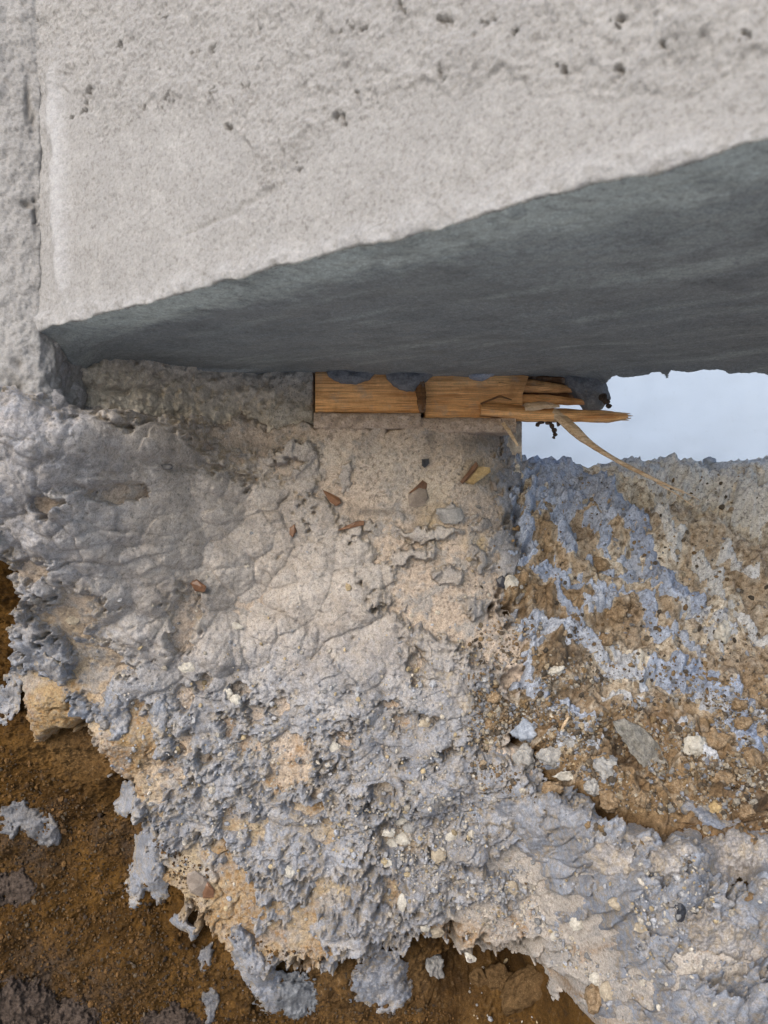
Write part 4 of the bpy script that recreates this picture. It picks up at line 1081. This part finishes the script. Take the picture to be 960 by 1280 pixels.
# ------------------------------------------------------------------ mortar clumps stuck on the clay
CL = [([(183, 1060, 15, 24, 18), (187, 1085, 17, 16, 0), (170, 1112, 11, 26, 8), (198, 1105, 10, 18, -10)], 'clump', 'forked bluish mortar drip running down the brown clay at lower left'),
      ([(158, 995, 9, 20, 25), (152, 1008, 10, 10, 0)], 'clump', 'small hanging mortar lump above the forked drip'),
      ([(302, 1180, 12, 26, -10), (315, 1210, 16, 26, -25), (336, 1243, 20, 22, 0)], 'clump', 'long pale blue mortar run ending in a bulb at the bottom'),
      ([(475, 1225, 32, 30, 0), (492, 1240, 20, 22, 0), (462, 1240, 18, 16, 0)], 'clump', 'round bluish mortar lump hanging below the footing, bottom centre'),
      ([(368, 1245, 26, 26, 0)], 'clump_dark', 'darker mortar blob beside the bulb of the mortar run'),
      ([(262, 1258, 7, 26, 4)], 'clump_soiled', 'thin upright mortar trickle at the bottom edge'),
      ([(14, 865, 11, 32, 12), (10, 885, 10, 14, 0)], 'clump', 'slim mortar drip at the left edge over the clay'),
      ([(58, 830, 20, 10, 35), (76, 842, 12, 10, 40)], 'clump', 'flat triangular mortar flap above the orange clay chunk'),
      ([(22, 1018, 22, 12, -10), (45, 1030, 18, 14), (62, 1045, 12, 14), (12, 1035, 10, 12)], 'clump_soiled', 'broken band of grey mortar splashes low on the clay at left'),
      ([(255, 1200, 9, 14), (262, 1190, 6, 8)], 'clump_soiled', 'hooked mortar dribble beside the mortar run'),
      ([(228, 1155, 14, 8, 40), (242, 1165, 8, 7)], 'clump', 'slanting mortar smear on the footing edge below the grey flint'),
      ([(545, 843, 16, 8, 30), (565, 858, 18, 9, 45), (583, 880, 10, 12, 40)], 'lump_grey', 'smooth tongue of grey mortar lying right of centre on the footing'),
      ([(150, 905, 12, 20, 10), (140, 885, 16, 12, 0)], 'clump', 'soft grey mortar knob on the ochre patch at left'),
      ([(200, 895, 10, 26, 8)], 'clump', 'upright mortar ridge lump beside the ochre patch'),
      ([(525, 795, 9, 14, -10), (534, 812, 5, 12, -10)], 'lump_grey', 'small upright grey mortar flake above the tongue')]
for i, (L, m, lab) in enumerate(CL):
    tag(patch('mortar_clump', L, m, seed=700 + i * 11), lab, 'mortar', 'mortar clumps thrown on footing and clay')

# big mortar ledge pieces lower right
LD = [([(700, 1010, 34, 12, 25), (730, 1025, 16, 26, -15), (712, 1022, 26, 12, 40)], 'clump', 'arched bluish mortar slab lying on the ridge right of centre'),
      ([(640, 1015, 46, 16, -10), (668, 1040, 14, 36, -18)], 'clump', 'draped mortar sheet left of the arched slab'),
      ([(880, 1020, 30, 12, 35)], 'clump', 'pale blue mortar lump at the right below the crumbly bank'),
      ([(915, 1065, 34, 30, 10)], 'lump_grey', 'large rounded grey brown lump at the right edge of the ridge'),
      ([(835, 1075, 20, 18, 0)], 'lump_grey', 'rounded grey lump in the middle of the ridge'),
      ([(858, 1055, 18, 16, 20)], 'lump_grey', 'smaller grey lump behind the middle lump of the ridge'),
      ([(800, 1045, 16, 12, 0)], 'lump_grey', 'pale edged lump left of the middle lump of the ridge'),
      ([(955, 1075, 22, 30, 0)], 'lump_grey', 'grey brown lump cut by the right border of the photo'),
      ([(900, 1170, 46, 22, 20)], 'lump_grey', 'broad pale mortar hump above the ochre band, bottom right'),
      ([(760, 1075, 30, 18, 15)], 'lump_grey', 'lumpy grey mortar below the arched slab')]
for i, (L, m, lab) in enumerate(LD):
    tag(patch('mortar_lump', L, m, seed=900 + i * 13, hk=.55), lab, 'mortar', 'mortar lumps along the ridge')

# smooth grey flake standing on the bank
def slab(name, outline, thick_px, lean, mat, seed):
    pts = np.array(outline, float); c = pts.mean(0)
    yb_ = np.array([ysurf(a, b) for a, b in outline]); yc = float(np.median(yb_)) - .005
    n = 64; seg = np.concatenate([[0], np.cumsum(np.linalg.norm(np.diff(np.vstack([pts, pts[:1]]), axis=0), axis=1))])
    pp = np.vstack([pts, pts[:1]]); tt_ = np.linspace(0, seg[-1], n, endpoint=False)
    ou = np.interp(tt_, seg, pp[:, 0]); ov = np.interp(tt_, seg, pp[:, 1])
    th = thick_px * D0 / F
    rows = []
    def ring(k, dy, j):
        u_ = c[0] + (ou - c[0]) * k + 2.4 * fbm(ou / 9, ov / 9, 3, seed) * k; v_ = c[1] + (ov - c[1]) * k + 2.4 * fbm(ou / 9 + 5, ov / 9, 3, seed + 1) * k
        y_ = yc + dy + lean * (v_ - c[1]) * D0 / F + .0045 * fbm(u_ / 22, v_ / 22, 3, seed + 3) + .0016 * fbm(u_ / 6, v_ / 6, 3, seed + 5) + .00022 * (u_ - c[0])
        d = D0 + y_
        return np.stack([(u_ - 480) / F * d, y_, ZC - (v_ - 640) / F * d], -1)
    rows = [ring(.02, th, 0), ring(.9, th, 0), ring(1, th * .7, 0), ring(1, .15 * th, 0), ring(.97, 0, 0)] + [ring(k, -.10 * th * (1 - k), 0) for k in (.9, .8, .7, .6, .5, .4, .3, .2, .1, .02)]
    g = np.stack(rows); g = np.concatenate([g, g[:, :1]], 1); c0 = P(c[0], c[1], yc)
    o = grid_obj(name, g - c0, None, M[mat], None); o.location = c0
    return o
tag(slab('mortar_flake', [(766, 902), (778, 898), (800, 906), (820, 925), (832, 945), (838, 965), (836, 988), (830, 992), (822, 972), (812, 962), (804, 960), (790, 942), (776, 922)], 8, -.45, 'flake', 811),
    'smooth curved grey mortar flake standing on the crumbly bank', 'mortar')
tag(slab('stone_flake', [(690, 970), (702, 964), (722, 963), (738, 970), (722, 975), (700, 975)], 8, -.3, 'stone_pale', 813), 'thin cream stone flake lying flat above the mortar slab', 'stone')
chip = strand('wood_chip', [(702, 912, ysurf(705, 905) - .006, 1.2, 1.2), (706, 904, ysurf(705, 905) - .008, 2, 2), (711, 896, ysurf(705, 905) - .006, 1, 1)], 'wood_pale', None, 561)
flush_caps()
tag(chip, 'tiny pale wood chip stuck in the crumbly bank', 'wood chip')

# dark clods at the foot of the clay
for (u, v, a, b, m, lab) in [(28, 1258, 44, 34, 'clod_dark', 'big dark humus clod in the bottom left corner'), (88, 1278, 34, 26, 'clod_dark', 'dark clod right of the corner clod'),
                             (215, 1285, 42, 24, 'clod_dark', 'flat dark stone at the bottom edge below the clay'), (18, 1110, 26, 22, 'clod_dark', 'dark crumbly clod at the left edge of the clay')]:
    tag(patch('earth_clod', [(u, v, a, b)], m, seed=int(u + v), hk=.4), lab, 'clod', 'dark clods on the clay')

# loose stones and clods of the bank that show singly
BK = [(772, 768, 12, 10, 'clod_brown', 'rounded tan stone bulging from the orange bank soil'), (905, 790, 10, 12, 'stone_pale', 'upright whitish stone high on the right bank'), (752, 705, 10, 8, 'clod_brown', 'tan clod between the blue splashes'),
      (757, 381 + 420, 9, 8, 'clod_brown', 'tan pebble left of the blue patch'), (870, 935, 16, 13, 'stone_pale', 'pale crusted stone right of the grey flake'), (895, 930, 18, 16, 'clod_brown', 'crusted tan stone at right, beside the pale one'),
      (757, 960, 14, 14, 'lump_grey', 'grey clod left of the grey flake'), (715, 930, 8, 9, 'stone_grey', 'dark grey pebble amid the crumbs'), (690, 945, 16, 12, 'lump_grey', 'grey mortar crumb lump above the cream flake'),
      (660, 915, 16, 14, 'clump', 'bluish lump at the lower left of the crumbly bank'), (655, 945, 12, 14, 'lump_grey', 'grey lump beside the footing edge'), (615, 905, 8, 8, 'clod_brown', 'orange tan crumb at the footing edge'),
      (618, 873, 8, 6, 'clod_brown', 'cream crumb at the footing edge'), (695, 838, 9, 7, 'stone_pale', 'cream pebble in the dark stain'), (690, 985, 12, 8, 'clod_brown', 'orange clod under the cream flake'),
      (740, 985, 9, 9, 'lump_grey', 'small grey clod beside the cream flake'), (760, 1000, 13, 12, 'clod_brown', 'tan clod on top of the ridge'), (935, 1015, 9, 8, 'clod_brown', 'brown pebble near the right border'),
      (895, 1010, 8, 7, 'stone_yellow', 'orange pebble above the large rounded lump'), (800, 1000, 10, 9, 'clod_brown', 'tan crumb below the grey flake'), (850, 985, 10, 9, 'clod_brown', 'brown crumb right of the grey flake tip'),
      (905, 975, 12, 10, 'clod_brown', 'brown clod at the right of the crumbly bank'), (940, 950, 12, 12, 'clod_brown', 'brown clod on the right border'), (930, 905, 10, 8, 'clod_brown', 'tan crumb under the blue patch at right'),
      (886, 576, 8, 4, 'clump', 'small blue stone on the crest of the bank'), (925, 880, 10, 8, 'clod_brown', 'rusty clod at the right under the blue streak'),
      (745, 1245, 13, 18, 'clod_brown', 'tan wedge stone at the mouth of the dark hollow'), (600, 1225, 10, 14, 'clod_soil', 'brown clod at the left of the dark hollow'), (540, 1205, 12, 16, 'lump_grey', 'pitted grey stone hanging beside the round lump'),
      (660, 1240, 34, 22, 'clod_soil', 'brown earth clod inside the dark hollow'), (625, 1225, 18, 14, 'clod_soil', 'small earth clod in the hollow roof')]
for (u, v, a, b, m, lab) in BK:
    o = rock('bank_stone', u, v, a, b, (u * 7) % 60 - 30, m, None, facets=8, noise=.45, sink=.55, depth=.8, sub=4, flat=.55)
    for p_ in o.data.polygons: p_.use_smooth = True
    tag(o, lab, 'stone', 'loose stones and clods on the bank')

# black crumbs clinging under the timber
for i, (u, v, r_) in enumerate([(686, 528, 5), (690, 533, 4), (693, 538, 3.5), (694, 543, 3), (692, 547, 2.4), (676, 527, 5), (672, 531, 3), (698, 530, 3.5), (758, 502, 5), (754, 497, 6), (761, 507, 4)]):
    s = px_m(0); q = rock_verts(2, 60 + i, 8, .2) * r_ * s + P(u, v, .006)
    mesh_obj('black_crumb', q, ICO[2][1], M['clod_dark'], t2, False)

# ------------------------------------------------------------------ grit and crumbs too many to count
def scatter(name, n, dens, size, palette, seed, parent=None, smin=.0006, smax=.0042, umax=985):
    r = np.random.default_rng(seed)
    vs, fs, cs, off = [], [], [], 0
    protos = [rock_verts(1, seed + k, 6, .25, .6) for k in range(12)]
    cnt = 0; tries = 0
    while cnt < n and tries < n * 12:
        tries += 1
        u, v = r.uniform(-10, umax), r.uniform(520, 1300)
        if r.random() > dens(u, v): continue
        y = ysurf(u, v)
        if y > .16: continue
        j_ = int((u + 60) // 4); i_ = int((v + 20) // 4); wdw = DM[max(0, i_ - 2):i_ + 3, max(0, j_ - 2):j_ + 3]
        if wdw.max() - wdw.min() > .022: continue
        rad = min(smax, smin + size * r.exponential(1.0))
        q = protos[r.integers(12)] * r.uniform(.5, 1.35, 3) * rad
        a = r.uniform(0, 6.28, 3); q = rot(q, *a)
        vs.append(q + P(u, v, y + rad * .15)); fs.append(ICO[1][1] + off); off += len(q)
        c = np.array(palette[r.integers(len(palette))]) * r.uniform(.7, 1.25)
        cs.append(np.repeat(c[None], len(q), 0)); cnt += 1
    o = mesh_obj(name, np.concatenate(vs), np.concatenate(fs), M['gravel'], parent, False, {'tone': np.concatenate(cs)})
    return tag(o, kind='stuff')
def g2(u, v, cu, cv, ru, rv): return math.exp(-((u - cu) / ru) ** 2 - ((v - cv) / rv) ** 2)
def dens_bank(u, v):
    d = g2(u, v, 790, 930, 150, 75) * 1.0 + g2(u, v, 640, 880, 70, 80) * .8 + g2(u, v, 930, 960, 80, 80) + .10 * g2(u, v, 850, 760, 200, 120) + .04 * (v < 690 and u > 660)
    return min(1, d) if u > 585 and v > 592 else 0
def dens_foot(u, v):
    if (u < 310 and v > 880 + (u - 80) * 1.5) or (v > 1165 and 250 < u < 580) or u < 80: return 0
    return min(1, g2(u, v, 520, 1050, 70, 70) + g2(u, v, 720, 1190, 70, 60) + .7 * g2(u, v, 640, 1130, 140, 70) + .4 * g2(u, v, 560, 880, 80, 90) + .30 * g2(u, v, 300, 960, 220, 130) + .4 * g2(u, v, 850, 1130, 140, 80))
def dens_clay(u, v):
    return (.8 if v > 930 else 0) * (1 if u < 260 + max(0, v - 1160) * 4 and v > 930 + u * .6 else 0)
g = scatter('bank_grit', 9500, dens_bank, .0010, [(.26, .20, .135), (.33, .27, .19), (.19, .125, .068), (.25, .24, .23), (.12, .095, .07), (.22, .15, .08), (.35, .315, .26), (.22, .23, .26), (.08, .065, .05)], 71)
g['label'] = 'loose tan and brown grit covering the bank'
g = scatter('mortar_grit', 4200, dens_foot, .0008, [(.36, .36, .37), (.33, .34, .37), (.42, .38, .32), (.48, .44, .38), (.40, .32, .20), (.25, .25, .25)], 72)
g['label'] = 'pale sandy grit stuck in the mortar'
g = scatter('clay_crumbs', 6000, dens_clay, .0006, [(.12, .065, .022), (.09, .05, .02), (.15, .08, .028), (.05, .035, .025), (.10, .075, .05)], 73)
g['label'] = 'small brown clay crumbs on the cut face'
